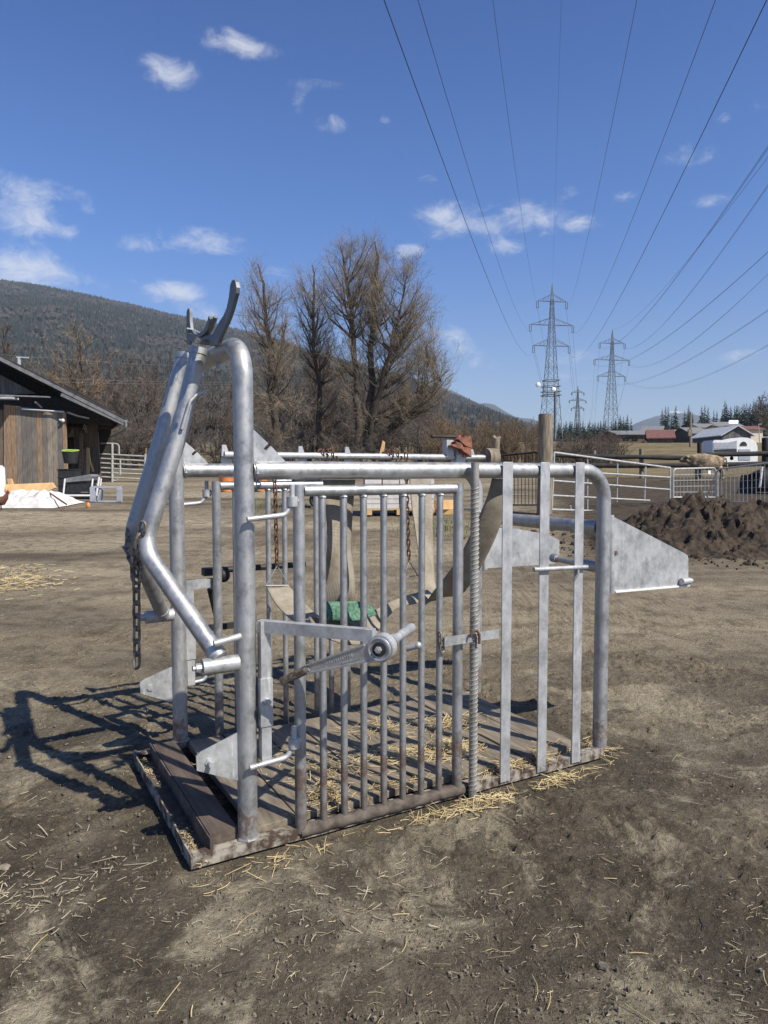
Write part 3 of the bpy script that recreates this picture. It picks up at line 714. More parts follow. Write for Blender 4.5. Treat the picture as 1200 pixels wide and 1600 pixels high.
def crush_tail():
    t = MB(); t.tube([(XE + .0, YN + .03, 1.2), (XE + .0, YF - .03, 1.2)], .036, 20); part(t, 'cross_bar', M['galv'])
    t = MB(); t.tube([(XE + .03, YN + .03, .985), (XE + .03, .27, .99)], .03, 16); t.tube([(XE + .03, .27, .99), (XE + .03, .44, 1.0)], .016, 12); t.tube([(XE + .03, .41, 1.0), (XE + .03, .45, 1.0)], .024, 8); part(t, 'cross_bar', M['galv'])
    def wing(y, px, kn):
        p = MB(); p.poly([loc(u, v, 1, y) for u, v in px], (0, .008, 0)); o = part(p, 'tail_wing', M['galv_plate'], label='tapered steel plate hinged on the tail post', angle=20)
        a, b = loc(px[0][0], px[0][1], 1, y), loc(px[-1][0], px[-1][1], 1, y)
        h = MB()
        n = 4
        for i in range(n):
            q0, q1 = a.lerp(b, i / n + .006) , a.lerp(b, (i + 1) / n - .006)
            h.tube([q0 - Vector((.012, 0, -.01)), q1 - Vector((.012, 0, .01 if i == n - 1 else 0))], .0165, 14)
        h.build('hinge_barrel', M['galv_plate'], o)
        if kn:
            k = MB(); c = loc(1062, 908, 1, y); k.tube([c + Vector((-.01, -.02, 0)), c + Vector((.055, -.02, 0))], .02, 12); k.tube([c + Vector((.055, -.02, 0)), c + Vector((.075, -.02, 0))], .013, 12); k.build('stop_peg', M['galv_plate'], o)
            lp = MB(); c0, c1 = loc(px[-1][0] + 2, px[-1][1], 1, y), loc(px[-2][0], px[-2][1], 1, y); lp.bar(c0 + Vector((0, -.006, -.002)), c1 + Vector((0, -.006, -.002)), .012, .008); lp.build('lit_bottom_lip', M['white'], o)  # white on the lip stands in for the sunlight it catches
            bb = MB(); c = loc(960, 864, 1, y); bb.tube([c, c + Vector((0, -.016, 0))], .012, 6); bb.build('bolt', M['chain'], o)
    wing(.03, [(957, 807), (962, 809), (1067, 863), (1074.5, 868), (1075.5, 872), (1075.5, 914), (958, 924)], True)
    wing(1.125, [(757, 825), (800, 825), (856, 835), (874, 844), (874, 873), (867, 881), (760, 888)], False)
crush_tail()

def crush_roller():
    y = 1.19
    z = 1.585
    r = MB(); r.tube([(.51, y, z), (2.36, y, z)], .0185, 16); o = part(r, 'strap_roller', M['galv_plate'], label='long roller rod above the far rail')
    for x in (.53, .98, 1.28, 2.2):
        k = MB(); k.poly([(x - .03, y + .03, z - .09), (x + .05, y + .03, z - .09), (x + .0, y + .03, z + .055), (x - .022, y + .03, z + .055)], (0, .01, 0)); k.build('roller_bracket', M['galv_plate'], o)
    w = MB(); w.tube([(2.28, y, z), (2.31, y, z)], .062, 24); w.tube([(2.31, y, z), (2.36, y, z)], .062, 24); o2 = w.build('roller_drum', M['post_wood'], o)
    v = MB(); v.bar((1.98, y, z + .0), (1.98, y, z + .11), .055, .05); v.bar((2.06, y, z - .05), (2.06, y, z + .05), .07, .06); v.build('ratchet_box', M['galv_plate'], o)
    hd = MB(); hd.tube([(1.84, y - .02, z + .128), (1.9, y - .02, z + .13), (2.02, y - .02, z + .13)], [.012, .008, .012], 10); hd.build('ratchet_pin', M['black'], o)
crush_roller()

def chain_run(name, pts, ln, w, r, m, label, group=None, big=()):
    mb = MB(); pts = [Vector(p) for p in pts]; i = 0; pitch = 2 * ln - 2.6 * r
    seglen = [(pts[k + 1] - pts[k]).length for k in range(len(pts) - 1)]; total = sum(seglen); n = max(2, int(total / pitch))
    for i in range(n):
        s = total * (i + .5) / n; k = 0
        while k < len(seglen) - 1 and s > seglen[k]: s -= seglen[k]; k += 1
        p = pts[k].lerp(pts[k + 1], s / seglen[k]); ax = (pts[k + 1] - pts[k]).normalized()
        link(mb, p, ln, w, r, .55 + (PI / 2) * (i % 2) + .12 * math.sin(i * 3), ax, 16)
    for c in big: link(mb, c, ln * 1.45, w * 1.7, r * 1.25, .5, (0, .1, 1), 18)
    o = mb.build(name, m, loc=P1, rotz=R(ROT))
    return tag(o, label, 'chain', group)
yc = .46
cA, cB, cJ, cE = loc(224, 818, 1, .34), loc(205, 812, 1, .72), loc(213, 893, 1, yc), loc(214, 1042, 1, yc)
chain_run('neck_chain', [cA, cA.lerp(cJ, .5) + Vector((-.02, 0, -.03)), cJ, cE], .034, .0165, .006, M['chain'], 'heavy worn steel chain hanging from the bent neck bars of the crush', big=(cJ,))
mbx = MB(); mbx.v = []
chain_run('neck_chain', [cB, cB.lerp(cJ, .5) + Vector((-.03, 0, -.03)), cJ + Vector((0, 0, .02))], .034, .0165, .006, M['chain'], 'short dark chain strand looped from the far neck bar to the triangular link')

# belly slings: a strap from the near rail, under the belly, to a ring and chain on the far side
def ribbon(mb, pts, wv, t=.006, n=40, mi=0, sag=None):
    P = [Vector(p) for p in pts]; W = [Vector(q) for q in wv]
    def cr(a, b, c, d, t): return .5 * ((2 * b) + (c - a) * t + (2 * a - 5 * b + 4 * c - d) * t * t + (3 * b - a - 3 * c + d) * t ** 3)
    def ev(A, q):
        k = min(int(q * (len(A) - 1)), len(A) - 2); f = q * (len(A) - 1) - k
        return cr(A[max(k - 1, 0)], A[k], A[k + 1], A[min(k + 2, len(A) - 1)], f)
    def fn(a, b):
        p, w = ev(P, a), ev(W, a); e = (b - .5) * 2
        nrm = (ev(P, min(a + .01, 1)) - ev(P, max(a - .01, 0))).cross(w)
        if nrm.length > 1e-6: nrm.normalize()
        return p + w * e + nrm * .012 * (1 - e * e) * math.sin(a * 9)
    mb.grid(fn, n, 8, mi)
def sling(name, pts, wv, label, patch=None, group='belly slings'):
    mb = MB(); ribbon(mb, pts, wv); root = empty(name, P1, R(ROT), label, 'strap', group)
    o = mb.build('webbing', M['web'], root); uv = o.data.uv_layers.new(name='uv')
    n, mcols = 40, 9
    for poly in o.data.polygons:
        for li in poly.loop_indices:
            vi = o.data.loops[li].vertex_index; uv.data[li].uv = ((vi % mcols) / 8, (vi // mcols) / 40 * 5)
    sm = o.modifiers.new('thick', 'SOLIDIFY'); sm.thickness = .005
    if patch:
        pm = MB(); ribbon(pm, *patch, n=16); po = pm.build('green_patch', M['green'], root); q = po.modifiers.new('thick', 'SOLIDIFY'); q.thickness = .004
    return root
w1 = Vector((.075, 0, 0))
fs = sling('front_sling', [(.675, .11, 1.46), (.68, .12, 1.2), (.675, .13, .98), (.70, .22, .85), (.735, .42, .765), (.75, .65, .765), (.745, .85, .81), (.735, .99, .875)],
      [w1, (.07, .03, 0), (.074, -.02, 0), w1, w1, w1, w1, (.062, 0, 0)], 'cream webbing belly sling with a green patch, nearest the head gate',
      ([(.60, .105, .905), (.69, .10, .898), (.78, .115, .89), (.87, .16, .875)], [(0, .01, .04), (0, .012, .04), (0, .02, .036), (0, .03, .016)]))
tri = MB(); ra = Vector((.735, 1.0, .985)); tri.tube([ra, (.668, .995, .885), (.80, .995, .875)], .0055, 8, close=True)
tri.build('ring', M['galv_plate'], fs)
rs = sling('rear_sling', [(1.535, .1, 1.46), (1.52, .12, 1.33), (1.49, .25, 1.08), (1.46, .42, .87), (1.5, .6, .79), (1.58, .8, .80), (1.66, .95, .98), (1.69, 1.05, 1.3), (1.7, 1.1, 1.55)],
      [(.05, 0, 0), (.055, -.02, 0), (.06, -.05, .02), (.07, -.04, 0), (.08, 0, .02), (.075, .03, 0), (.07, .03, 0), w1, w1], 'broad cream webbing sling hanging in a deep U at the tail of the crush')
tri2 = MB(); rb = Vector((1.57, 1.0, .96)); tri2.tube([rb, (1.52, .98, .87), (1.62, .98, .87)], .0055, 8, close=True); tri2.build('ring', M['galv_plate'], rs)
ms = sling('middle_strap', [(.56, .14, .845), (.70, .15, .80), (.84, .2, .795), (1.0, .34, .80), (1.2, .5, .82), (1.46, .58, .83)], [(0, .03, .03), (0, .06, .045), (0, .07, .05), (0, .03, .03), (0, .02, .02), (0, .05, .02)],
      'twisted dirty webbing strap joining the two slings under the belly')
chain_run('sling_chain', [(.72, 1.02, 1.6), (.728, 1.0, 1.4), ra + Vector((0, 0, .0))], .021, .0105, .0042, M['rust'], 'rusty chain holding the green patched sling by its triangular ring', 'rusty sling chains')
chain_run('sling_chain', [(1.56, 1.02, 1.6), (1.553, 1.0, 1.4), rb], .021, .0105, .0042, M['rust'], 'rusty chain behind the barred gate holding the rear sling', 'rusty sling chains')
for k, (u, v) in enumerate(((510, 709), (612, 709))):
    p = loc(u, v, 1, 1.19); mb = MB()
    for i in range(9):
        a = i * 1.3; link(mb, p + Vector((.012 * (i - 4), .02 * math.cos(a), .024 * math.sin(a) - abs(i - 4) * .003)), .021, .0105, .0042, a, (math.sin(a) * .6, .4, math.cos(a)), 14)
    tag(mb.build('chain_wrap', M['rust'], loc=P1, rotz=R(ROT)), ('rusty chain wound around the roller rod, nearer the head arch', 'rusty chain wound around the roller rod, nearer the orange rag')[k], 'chain', 'chains wound on the roller')
def rag():
    c = loc(722, 698, 1, 1.19); rnd = np.random.default_rng(4)
    def fn(a, b):
        th = 2 * PI * a; ph = PI * b
        r = .048 * (1 + .35 * math.sin(3 * th + 2 * ph) * math.sin(ph) + .2 * math.sin(7 * th - 5 * ph))
        return c + Vector((r * math.cos(th) * math.sin(ph) * .85, r * math.sin(th) * math.sin(ph) * .8, -r * 1.35 * math.cos(ph)))
    m = MB(); m.grid(fn, 26, 18)
    # stiff folds and a hanging corner
    for (u0, v0, u1, v1, u2, v2) in ((712, 690, 735, 694, 737, 714), (716, 686, 736, 681, 738, 700), (706, 696, 724, 688, 730, 700)):
        m.poly([loc(u0, v0, 1, 1.12), loc(u1, v1, 1, 1.12), loc(u2, v2, 1, 1.12), loc((u0 + u2) / 2, (v0 + v2) / 2 + 3, 1, 1.1)], (0, .05, 0))
    tag(m.build('rag', M['leather'], loc=P1, rotz=R(ROT), angle=28), 'stiff orange brown rag draped over the ratchet on the roller', 'rag')
rag()

# ------------------------------------------------------------------ straw, stalks, clods (uncountable) on the ground and in the crush
def litter():
    rnd = np.random.default_rng(11)
    Mx = Matrix.Rotation(R(ROT), 3, 'Z')
    def cr(x, y, z=0): return P1 + Mx @ Vector((x, y, z))
    def stalk(mb, p, ang, ln, w, lift, bend, pitch=0.0):
        d = Vector((math.cos(ang), math.sin(ang), 0)); s = Vector((-d.y, d.x, 0)); n = len(mb.v)
        K = 3
        for i in range(K + 1):
            t = i / K - .5
            q = p + d * ln * t + s * bend * ln * (t * t) + Vector((0, 0, lift + pitch * t * ln + w * .5))
            mb.v.append(tuple(q - s * w / 2)); mb.v.append(tuple(q + Vector((0, 0, w * .45)))); mb.v.append(tuple(q + s * w / 2))
        for i in range(K):
            a = n + i * 3
            mb.f.append((a, a + 1, a + 4, a + 3)); mb.f.append((a + 1, a + 2, a + 5, a + 4)); mb.m += [0, 0]
    straw, dry, dark = MB(), MB(), MB()
    # scattered by image position so that the cover stays even with distance
    for i in range(8200):
        u, v = rnd.uniform(-60, 1260), 1600 - 790 * rnd.random() ** 1.1
        if v < 830: continue
        x, y = ray_ground(u, v)
        lx, ly = (_m @ (Vector((x, y, 0)) - P1))[:2]
        if -.02 < lx < 2.2 and -.02 < ly < 1.18: continue
        p = Vector((x, y, g(x, y))); sc = (y / 2.6) ** .55
        cl = vnoise(np.array([x * 1.7]), np.array([y * 1.7]), 2)[0]
        if rnd.random() > cl * 1.25: continue
        k = rnd.random()
        mb = dry if k < .55 else (dark if k < .88 else straw)
        ln = (rnd.gamma(1.2, .011) + .005)
        stalk(mb, p, rnd.uniform(0, 2 * PI), ln, rnd.uniform(.0010, .0030) * sc, rnd.uniform(-.004, .004), rnd.normal(0, .4), rnd.normal(0, .1))
    for i in range(70):                         # longer stalks
        u, v = rnd.uniform(0, 1200), rnd.uniform(1180, 1590); x, y = ray_ground(u, v)
        lx, ly = (_m @ (Vector((x, y, 0)) - P1))[:2]
        if -.02 < lx < 2.2 and -.02 < ly < 1.18: continue
        mb = (straw, dry, dark)[i % 3]
        stalk(mb, Vector((x, y, 0)), rnd.uniform(0, 2 * PI), rnd.uniform(.04, .13), rnd.uniform(.0018, .004), .001, rnd.normal(0, .3), rnd.normal(0, .04))
    # heaps: centre in crush coordinates, radii, count, height
    def heap(cx, cy, rx, ry, n, h, base, mb=straw, lmax=.12):
        for i in range(n):
            a, b = rnd.normal(0, .5, 2); q = math.exp(-(a * a + b * b) * 1.5)
            stalk(mb, cr(cx + a * rx, cy + b * ry, base), rnd.uniform(0, 2 * PI), rnd.uniform(.025, lmax), rnd.uniform(.002, .0042), rnd.random() * h * q, rnd.normal(0, .35), rnd.normal(0, .25))
    for a in ((1.42, .3, .14, .12, 240, .05, .076), (1.62, .62, .2, .12, 220, .04, .076), (1.55, .06, .2, .05, 150, .035, .05), (1.2, .35, .2, .12, 130, .03, .076), (1.85, .12, .16, .07, 150, .04, .05),
              (.62, .14, .08, .08, 150, .1, .07), (.85, .4, .3, .2, 170, .02, .076), (1.2, .75, .3, .2, 160, .025, .076), (.95, .1, .3, .04, 90, .02, .07), (1.75, .05, .05, .04, 70, .11, .04), (.5, .7, .2, .2, 80, .01, .076)):
        heap(*a)
    for a in ((1.3, -.12, .2, .07, 130, .02, 0), (1.75, -.1, .22, .05, 90, .015, 0), (1.0, -.1, .25, .05, 70, .01, 0), (.35, -.12, .3, .08, 50, .01, 0), (2.2, .1, .1, .2, 60, .02, 0)):
        heap(*a)
    for a in ((-.55, .1, .35, .25, 120, .008, 0), (-.9, .6, .5, .5, 200, .006, 0), (.5, -.45, .5, .2, 50, .006, 0)):
        heap(*a, mb=dry, lmax=.06)
    for i in range(260):                        # bright patch of straw lying left in the yard
        u, v = rnd.normal(20, 38), rnd.normal(921, 9); x, y = ray_ground(u, v); t = Vector((x, y, 0)); t.z = g(x, y)
        stalk(straw, t, rnd.uniform(0, 2 * PI), rnd.uniform(.04, .16), rnd.uniform(.006, .012), rnd.random() * .02, rnd.normal(0, .3), rnd.normal(0, .15))
    for i in range(320):                        # chaff in the front tray
        stalk(straw if i % 3 else dry, cr(.043 + rnd.normal(0, .016), rnd.choice([.14, 1.0]) + rnd.normal(0, .1), .012), rnd.uniform(0, 6.28), rnd.uniform(.005, .02), rnd.uniform(.002, .004), rnd.random() * .008, 0, rnd.normal(0, .4))
    tag(straw.build('straw', M['straw'], smooth=False), kind='stuff'); tag(dry.build('dry_stalks', M['dry_litter'], smooth=False), kind='stuff'); tag(dark.build('dark_twigs', M['twig_litter'], smooth=False), kind='stuff')
    cl = MB(); py_r = random.Random(3)
    for i in range(11000):
        u, v = py_r.uniform(-40, 1240), 1600 - 640 * py_r.random() ** 1.15
        x, y = ray_ground(u, v); lx, ly = (_m @ (Vector((x, y, 0)) - P1))[:2]
        if -.03 < lx < 2.2 and -.03 < ly < 1.2: continue
        if py_r.random() > vnoise(np.array([x * 1.2 + 3]), np.array([y * 1.2]), 4)[0] * 1.3: continue
        r = .0010 + .0065 * py_r.random() ** 8; n = len(cl.v)
        ring = 6; jit = [py_r.uniform(.6, 1.25) for _ in range(ring * 2 + 1)]
        for k in range(ring): t = 2 * PI * k / ring; cl.v.append((x + r * 1.2 * jit[k] * math.cos(t), y + r * 1.2 * jit[k] * math.sin(t), g(x, y) - .006))
        for k in range(ring): t = 2 * PI * k / ring + .3; cl.v.append((x + r * .8 * jit[ring + k] * math.cos(t), y + r * .8 * jit[ring + k] * math.sin(t), g(x, y) + r * .55 * jit[k]))
        cl.v.append((x, y, g(x, y) + r * .8))
        for k in range(ring):
            k2 = (k + 1) % ring
            cl.f.append((n + k, n + k2, n + ring + k2, n + ring + k)); cl.f.append((n + ring + k, n + ring + k2, n + 2 * ring)); cl.m += [0, 0]
    for i in range(26):                        # flat dry flakes of mud
        u, v = py_r.uniform(0, 1200), py_r.uniform(1180, 1600); x, y = ray_ground(u, v); lx, ly = (_m @ (Vector((x, y, 0)) - P1))[:2]
        if -.05 < lx < 2.2 and -.05 < ly < 1.2: continue
        r = py_r.uniform(.006, .02) * py_r.uniform(.5, 1.3); n = len(cl.v); k = 9; jit = [py_r.uniform(.5, 1.3) for _ in range(k)]; tl = py_r.uniform(-.25, .25)
        for zz, q in ((-.004, 1.1), (r * .16, .8)):
            for t in range(k): a = 2 * PI * t / k; cl.v.append((x + r * q * jit[t] * math.cos(a), y + r * q * jit[t] * math.sin(a), zz + tl * r * math.cos(a) + .002))
        cl.v.append((x, y, r * .2))
        for t in range(k):
            t2 = (t + 1) % k; cl.f += [(n + t, n + t2, n + k + t2, n + k + t), (n + k + t, n + k + t2, n + 2 * k)]; cl.m += [0, 0]
    tag(cl.build('clods', M['clod'], smooth=False), kind='stuff')
litter()

# ------------------------------------------------------------------ barn on the left
def barn():
    D = 26.5
    b = empty('barn', gy(60, D), 0, 'old wooden barn with brown and grey plank front under a dark sloping roof', 'barn')
    o0 = b.location
    def q(u, v, y=D): return at(u, v, y) - o0
    def wall(name, quad, m, t=.08, label=None):
        w = MB(); w.poly([q(*p) for p in quad], (0, t, 0)); return tag(w.build(name, m, b, angle=20), label)
    zb = 765
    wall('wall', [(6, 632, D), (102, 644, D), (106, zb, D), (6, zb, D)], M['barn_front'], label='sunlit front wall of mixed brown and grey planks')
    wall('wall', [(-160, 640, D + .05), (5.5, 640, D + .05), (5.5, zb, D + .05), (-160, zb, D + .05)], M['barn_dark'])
    # set back wall with leaning boards, and the dark interior beyond
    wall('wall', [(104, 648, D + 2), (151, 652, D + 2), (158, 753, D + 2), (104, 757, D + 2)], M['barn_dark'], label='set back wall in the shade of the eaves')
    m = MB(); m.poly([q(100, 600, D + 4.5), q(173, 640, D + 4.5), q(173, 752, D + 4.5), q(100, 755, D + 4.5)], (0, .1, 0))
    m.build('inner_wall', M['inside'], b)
    # gable boarding above, a beam, and the shed lean-to edge of metal
    wall('gable_boards', [(-160, 500, D + .9), (-20, 575, D + .9), (56, 615, D + .9), (-160, 618, D + .9)], M['barn_grey'])
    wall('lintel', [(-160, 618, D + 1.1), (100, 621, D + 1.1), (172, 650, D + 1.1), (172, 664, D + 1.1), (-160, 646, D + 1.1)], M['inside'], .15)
    bm_ = MB(); bm_.bar(q(-20, 617, D - .3), q(78, 620.5, D - .3), .16, .05); bm_.bar(q(55, 628, D - .05), q(66, 637, D - .05), .08, .06); bm_.build('beam', M['fascia'], b)
    st = MB(); st.bar(q(-60, 622, D - .3), q(24, 622.5, D - .3), .5, .07); st.build('porch_sheet', M['roof_pale'], b)
    fl = MB(); fl.tube([q(34, 639, D - .1), q(60, 641, D - .12), q(100, 643.5, D - .1)], .035, 6); fl.tube([q(105, 644, D + .4), q(122, 650, D + .7), q(139, 653.5, D + 1)], .035, 6); fl.build('flashing', M['roof_pale'], b)
    # roof: a real slope running back from the rake
    rf = MB()
    e0, e1 = q(-220, 445, D - .45), q(197, 656, D - .45)
    n = (e1 - e0).normalized(); up = Vector((-n.z, 0, n.x))
    if up.z < 0: up = -up
    back = Vector((-4.6, 9.5, 0.1))
    rf.poly([e0, e1, e1 + up * .05, e0 + up * .05], back); r = rf.build('roof', M['roof_dark'], b, angle=20)
    k0, k1 = e0 + back * .17 - up * .02, e1 + back * .27 - up * .02
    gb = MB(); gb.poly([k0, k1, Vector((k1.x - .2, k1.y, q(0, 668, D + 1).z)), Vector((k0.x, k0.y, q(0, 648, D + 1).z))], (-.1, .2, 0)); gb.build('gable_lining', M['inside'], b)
    fa = MB(); fa.poly([e0 - up * .16, e1 - up * .14, e1 - up * .02, e0 - up * .02], (0, .05, 0)); fa.build('fascia_board', M['fascia'], r)
    fb = MB(); f0, f1 = e0.lerp(e1, .765), e1; fb.poly([f0 - up * .3, f1 - up * .22, f1 - up * .16, f0 - up * .18], (0, .06, 0)); fb.build('fascia_board', M['fascia'], r)
    sf = MB(); sf.poly([e0 - up * .04 + back * .01, e1 - up * .04 + back * .01, e1 - up * .004 + back * .01, e0 - up * .004 + back * .01], back * .97)
    for i in range(7):
        k = e0.lerp(e1, .55 + i * .065); sf.bar(k - up * .1 + Vector((0, .4, 0)), k - up * .1 + back * .95, .1, .14)
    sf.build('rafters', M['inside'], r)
    gt = MB(); gt.tube([e1 - up * .06 + Vector((.02, 0, 0)), e1 - up * .06 + Vector((.02, 0, 0)) + back], .06, 8)
    gt.tube(rounded([e1 - up * .06 + Vector((.02, 0, 0)), q(197, 668, D - .45), q(192, 674, D - .3), q(171, 684, D + 1.6)], .1, 5), .04, 8); gt.build('gutter', M['fascia'], r)
    ch = MB(); ch.bar(q(30, 572, D + 5), q(30, 558, D + 5), .09, .09); ch.bar(q(26, 558, D + 5), q(45, 559, D + 5), .06, .05); ch.build('roof_bracket', M['roof_pale'], r)
    # small fittings
    hk = MB(); hk.bar(q(136, 666, D + 1.9), q(131.5, 663, D + 1.9), .03, .03); hk.bar(q(129, 670, D + 1.9), q(135, 669, D + 1.9), .03, .03); hk.tube([q(130, 664, D + 1.9), q(134, 676, D + 1.9), q(137, 676, D + 1.9), q(132, 664, D + 1.9)], .015, 6, close=True); hk.build('wall_hook', M['white_gate'], b)
    lt = MB(); lt.ball(q(98, 657, D - .1), .07); lt.bar(q(93, 655, D - .05), q(99, 659, D - .05), .05, .05); lt.build('wall_lamp', M['white'], b)
    tr = MB(); tr.poly([q(106, 683, D + 1.7), q(115, 682, D + 1.7), q(113, 670, D + 1.7)], (0, .05, 0)); tr.poly([q(121, 684, D + 1.7), q(128, 682, D + 1.7), q(127, 672, D + 1.7)], (0, .05, 0)); tr.build('brace_board', M['barn_front'], b)
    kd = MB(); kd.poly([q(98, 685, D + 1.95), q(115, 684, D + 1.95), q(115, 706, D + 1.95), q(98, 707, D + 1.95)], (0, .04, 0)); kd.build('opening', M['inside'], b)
barn()
def leaning_boards():
    D = 28.2
    for i, (u0, u1, ut, top, lab) in enumerate(((122, 128, 124, 676, 'pale narrow board leaning on the barn wall, tallest of the leaning boards'), (128.5, 134, 130, 701, 'tan board leaning on the barn wall beside the tallest board'), (134.5, 140, 135, 699, 'orange brown board leaning on the barn wall behind the yellow stick'), (142, 153, 141.5, 699, 'broad brown board leaning at the corner of the dark barn opening'))):
        m = MB(); m.poly([at(ut, top, D + .25), at(ut + (u1 - u0), top + 1, D + .25), at(u1, 755, D - .3), at(u0, 755, D - .3)], (0, .04, 0))
        tag(m.build('leaning_board', M['cut_wood'] if i in (2,) else M['barn_front'] if i != 3 else M['barn_dark'], angle=20), lab, 'board', 'boards leaning on the barn')
    m = MB(); m.tube([at(138, 702, D - .2), at(141, 722, D - .35), at(146, 736, D - .5)], .035, 8); tag(m.build('stick', M['cut_wood']), 'bright yellow stick leaning among the boards by the barn', 'stick')
leaning_boards()
def yard_things():
    # tarp: a long low crumpled heap
    cx = gy(50, 19.6); t = MB()
    def fn(a, b):
        x = (a - .5) * 3.6 - .02; y = (b - .5) * 1.9
        ea, eb = min(a, 1 - a), min(b, 1 - b)
        h = .3 * min(1, eb * 3.6) ** .75 * min(1, ea * 6) ** .6 * (.55 + .45 * min(1, a * 1.5))
        n = float(fbm(np.array([x * 1.8 + 9]), np.array([y * 1.8 + 4]), 3, 4)[0]); f = float(fbm(np.array([x * 2.6 + 1 + y * 1.4]), np.array([y * 2.2 - x]), 5, 3, .45)[0])
        wob = (n - .5) * .35
        return Vector((cx.x - .75 + x + wob * .4, cx.y + y + (f - .5) * .1, g(0, cx.y + y) + .012 + max(0, h * (.75 + n * .5) + (abs(f - .5) * .36) * min(1, eb * 6) * min(1, ea * 9))))
    t.grid(fn, 110, 70); tag(t.build('tarp', M['tarp'], angle=180), 'crumpled white tarp heaped on the yard in front of the barn', 'tarp')
    rp = MB(); pts = [at(73, 770, 19.6) + Vector((0, 0, .03)), at(82, 773, 19.2), at(92, 780, 18.9), at(104, 788, 18.6)]
    rp.tube(pts, .022, 8); tag(rp.build('rope', M['leather']), 'thin reddish rope lying over the white tarp', 'rope')
    oc = MB(); oc.ball(gy(137, 18.9) + Vector((0, 0, .06)), (.06, .05, .09), 10, 8); tag(oc.build('float', M['orange']), 'small orange float at the right end of the white tarp', 'float')
    wb = MB(); wb.poly([at(7, 757, 22), at(80, 754, 22), at(86, 762, 21.8), at(60, 774, 21.8), at(10, 777, 21.8)], (0, .12, 0)); tag(wb.build('timber_board', M['cut_wood'], angle=20), 'fresh orange timber board lying behind the white tarp', 'board')
    sb = MB(); sb.poly([at(11, 748, 24), at(17, 748, 24), at(22, 765, 24), at(13, 765, 24)], (0, .1, 0)); tag(sb.build('wood_offcut', M['cut_wood'], angle=20), 'short yellow wood offcut leaning at the foot of the barn front', 'offcut')
    wp = MB(); p0 = gy(-1, 22); p0.z -= .05; wp.tube([p0, p0 + Vector((0, 0, .95)), p0 + Vector((0, 0, 1.02))], [.19, .175, .16], 18); wp.tube([p0 + Vector((0, 0, 1.02)), p0 + Vector((0, 0, 1.06))], .12, 12)
    tag(wp.build('barrel', M['white'], angle=45), 'tall cream white barrel at the left edge by the barn', 'barrel')
    # hen
    h0 = gy(2, 18.2); hen = MB(); 
    hen.tube([h0 + Vector((-.34, .05, .3)), h0 + Vector((-.24, .03, .26)), h0 + Vector((-.12, 0, .23)), h0 + Vector((.02, 0, .24)), h0 + Vector((.1, 0, .32)), h0 + Vector((.14, 0, .41)), h0 + Vector((.155, 0, .455))], [.01, .05, .12, .115, .07, .04, .035], 12)
    hen.ball(h0 + Vector((.165, 0, .46)), .04); hen.tube([h0 + Vector((.19, 0, .455)), h0 + Vector((.235, 0, .445))], [.014, .003], 6)
    hen.tube([h0 + Vector((-.03, .03, .14)), h0 + Vector((-.02, .03, .0))], .012, 6); hen.tube([h0 + Vector((-.03, -.04, .14)), h0 + Vector((-.01, -.04, .0))], .012, 6)
    for k in (-.3, -.2, -.1): hen.tube([h0 + Vector((-.22, k * .2, .27)), h0 + Vector((-.36, k * .3, .42 + k * .3))], [.04, .008], 6)
    ho = tag(hen.build('hen', M['cow_brown']), 'dark red brown hen standing at the left end of the tarp', 'hen')
    cb = MB(); cb.poly([h0 + Vector(p) for p in ((.13, -.008, .49), (.145, -.008, .53), (.16, -.008, .505), (.175, -.008, .535), (.19, -.008, .5), (.2, -.008, .48))], (0, .016, 0)); cb.ball(h0 + Vector((.2, 0, .42)), (.015, .012, .03)); c = cb.build('comb', M['orange'], ho)
    # bucket with a lime rim on a stand of dark boxes
    D = 24
    bk = MB(); c = at(110, 712, D); bk.tube([c + Vector((0, 0, -.26)), c + Vector((0, 0, .16))], [.2, .27], 18); o = tag(bk.build('bucket', M['black']), 'black tub with a lime green rim standing on dark crates', 'tub')
    rm = MB(); rm.tube(arc(c + Vector((0, 0, .17)), 0, 2 * PI, .265, (1, 0, 0), (0, 1, .12), 20)[:-1], .018, 8, close=True); rm.build('rim', M['lime'], o)
    cr = MB(); cc = gy(109, D + .2); k = 0
    for k in range(3): cr.box(cc + Vector((.0, 0, .14 + .27 * k)), (.55, .5, .25)); cr.box(cc + Vector((0, 0, .265 + .27 * k)), (.59, .54, .03))
    tag(cr.build('crate_stack', M['black'], angle=20), 'stack of dark crates under the black tub', 'crates')
    # wheeled cart with a tilted grey tray
    D = 22; c0 = gy(128, D); ct = empty('cart', c0, 0, 'grey and black handcart with white legs beside the barn corner', 'cart')
    tr = MB(); tr.poly([(-.36, -.3, .62), (.36, -.3, .74), (.45, -.3, .68), (.4, -.3, .56), (-.36, -.3, .5)], (0, .62, 0)); tr.build('tray', M['fascia'], ct, angle=30)
    bx = MB(); bx.box((.0, 0, .36), (.68, .5, .3)); bx.box((0, 0, .12), (.75, .48, .1)); bx.build('body', M['black'], ct, angle=20)
    for x in (-.42, .42): [MB().tube([(x - .02, y, 0), (x + .06, y, .61)], .026, 8).build('leg', M['white'], ct) for y in (-.34, .3)]
    for x in (.2, ): w = MB(); w.tube(arc((.5, -.2, .2), 0, 2 * PI, .17, (1, 0, 0), (0, 0, 1), 20)[:-1], .045, 8, close=True); w.tube([(.5, -.24, .2), (.5, -.16, .2)], .1, 14); w.build('wheel', M['black'], ct)
    hd = MB(); hd.tube([(.56, -.3, .1), (.66, -.3, .66)], .03, 8); hd.tube([(-.4, -.34, .1), (.5, -.34, .1)], .03, 8); hd.build('frame', M['white'], ct)
    # lying steel bracket frame
    D = 20.6; c0 = gy(166, D); bf = MB()
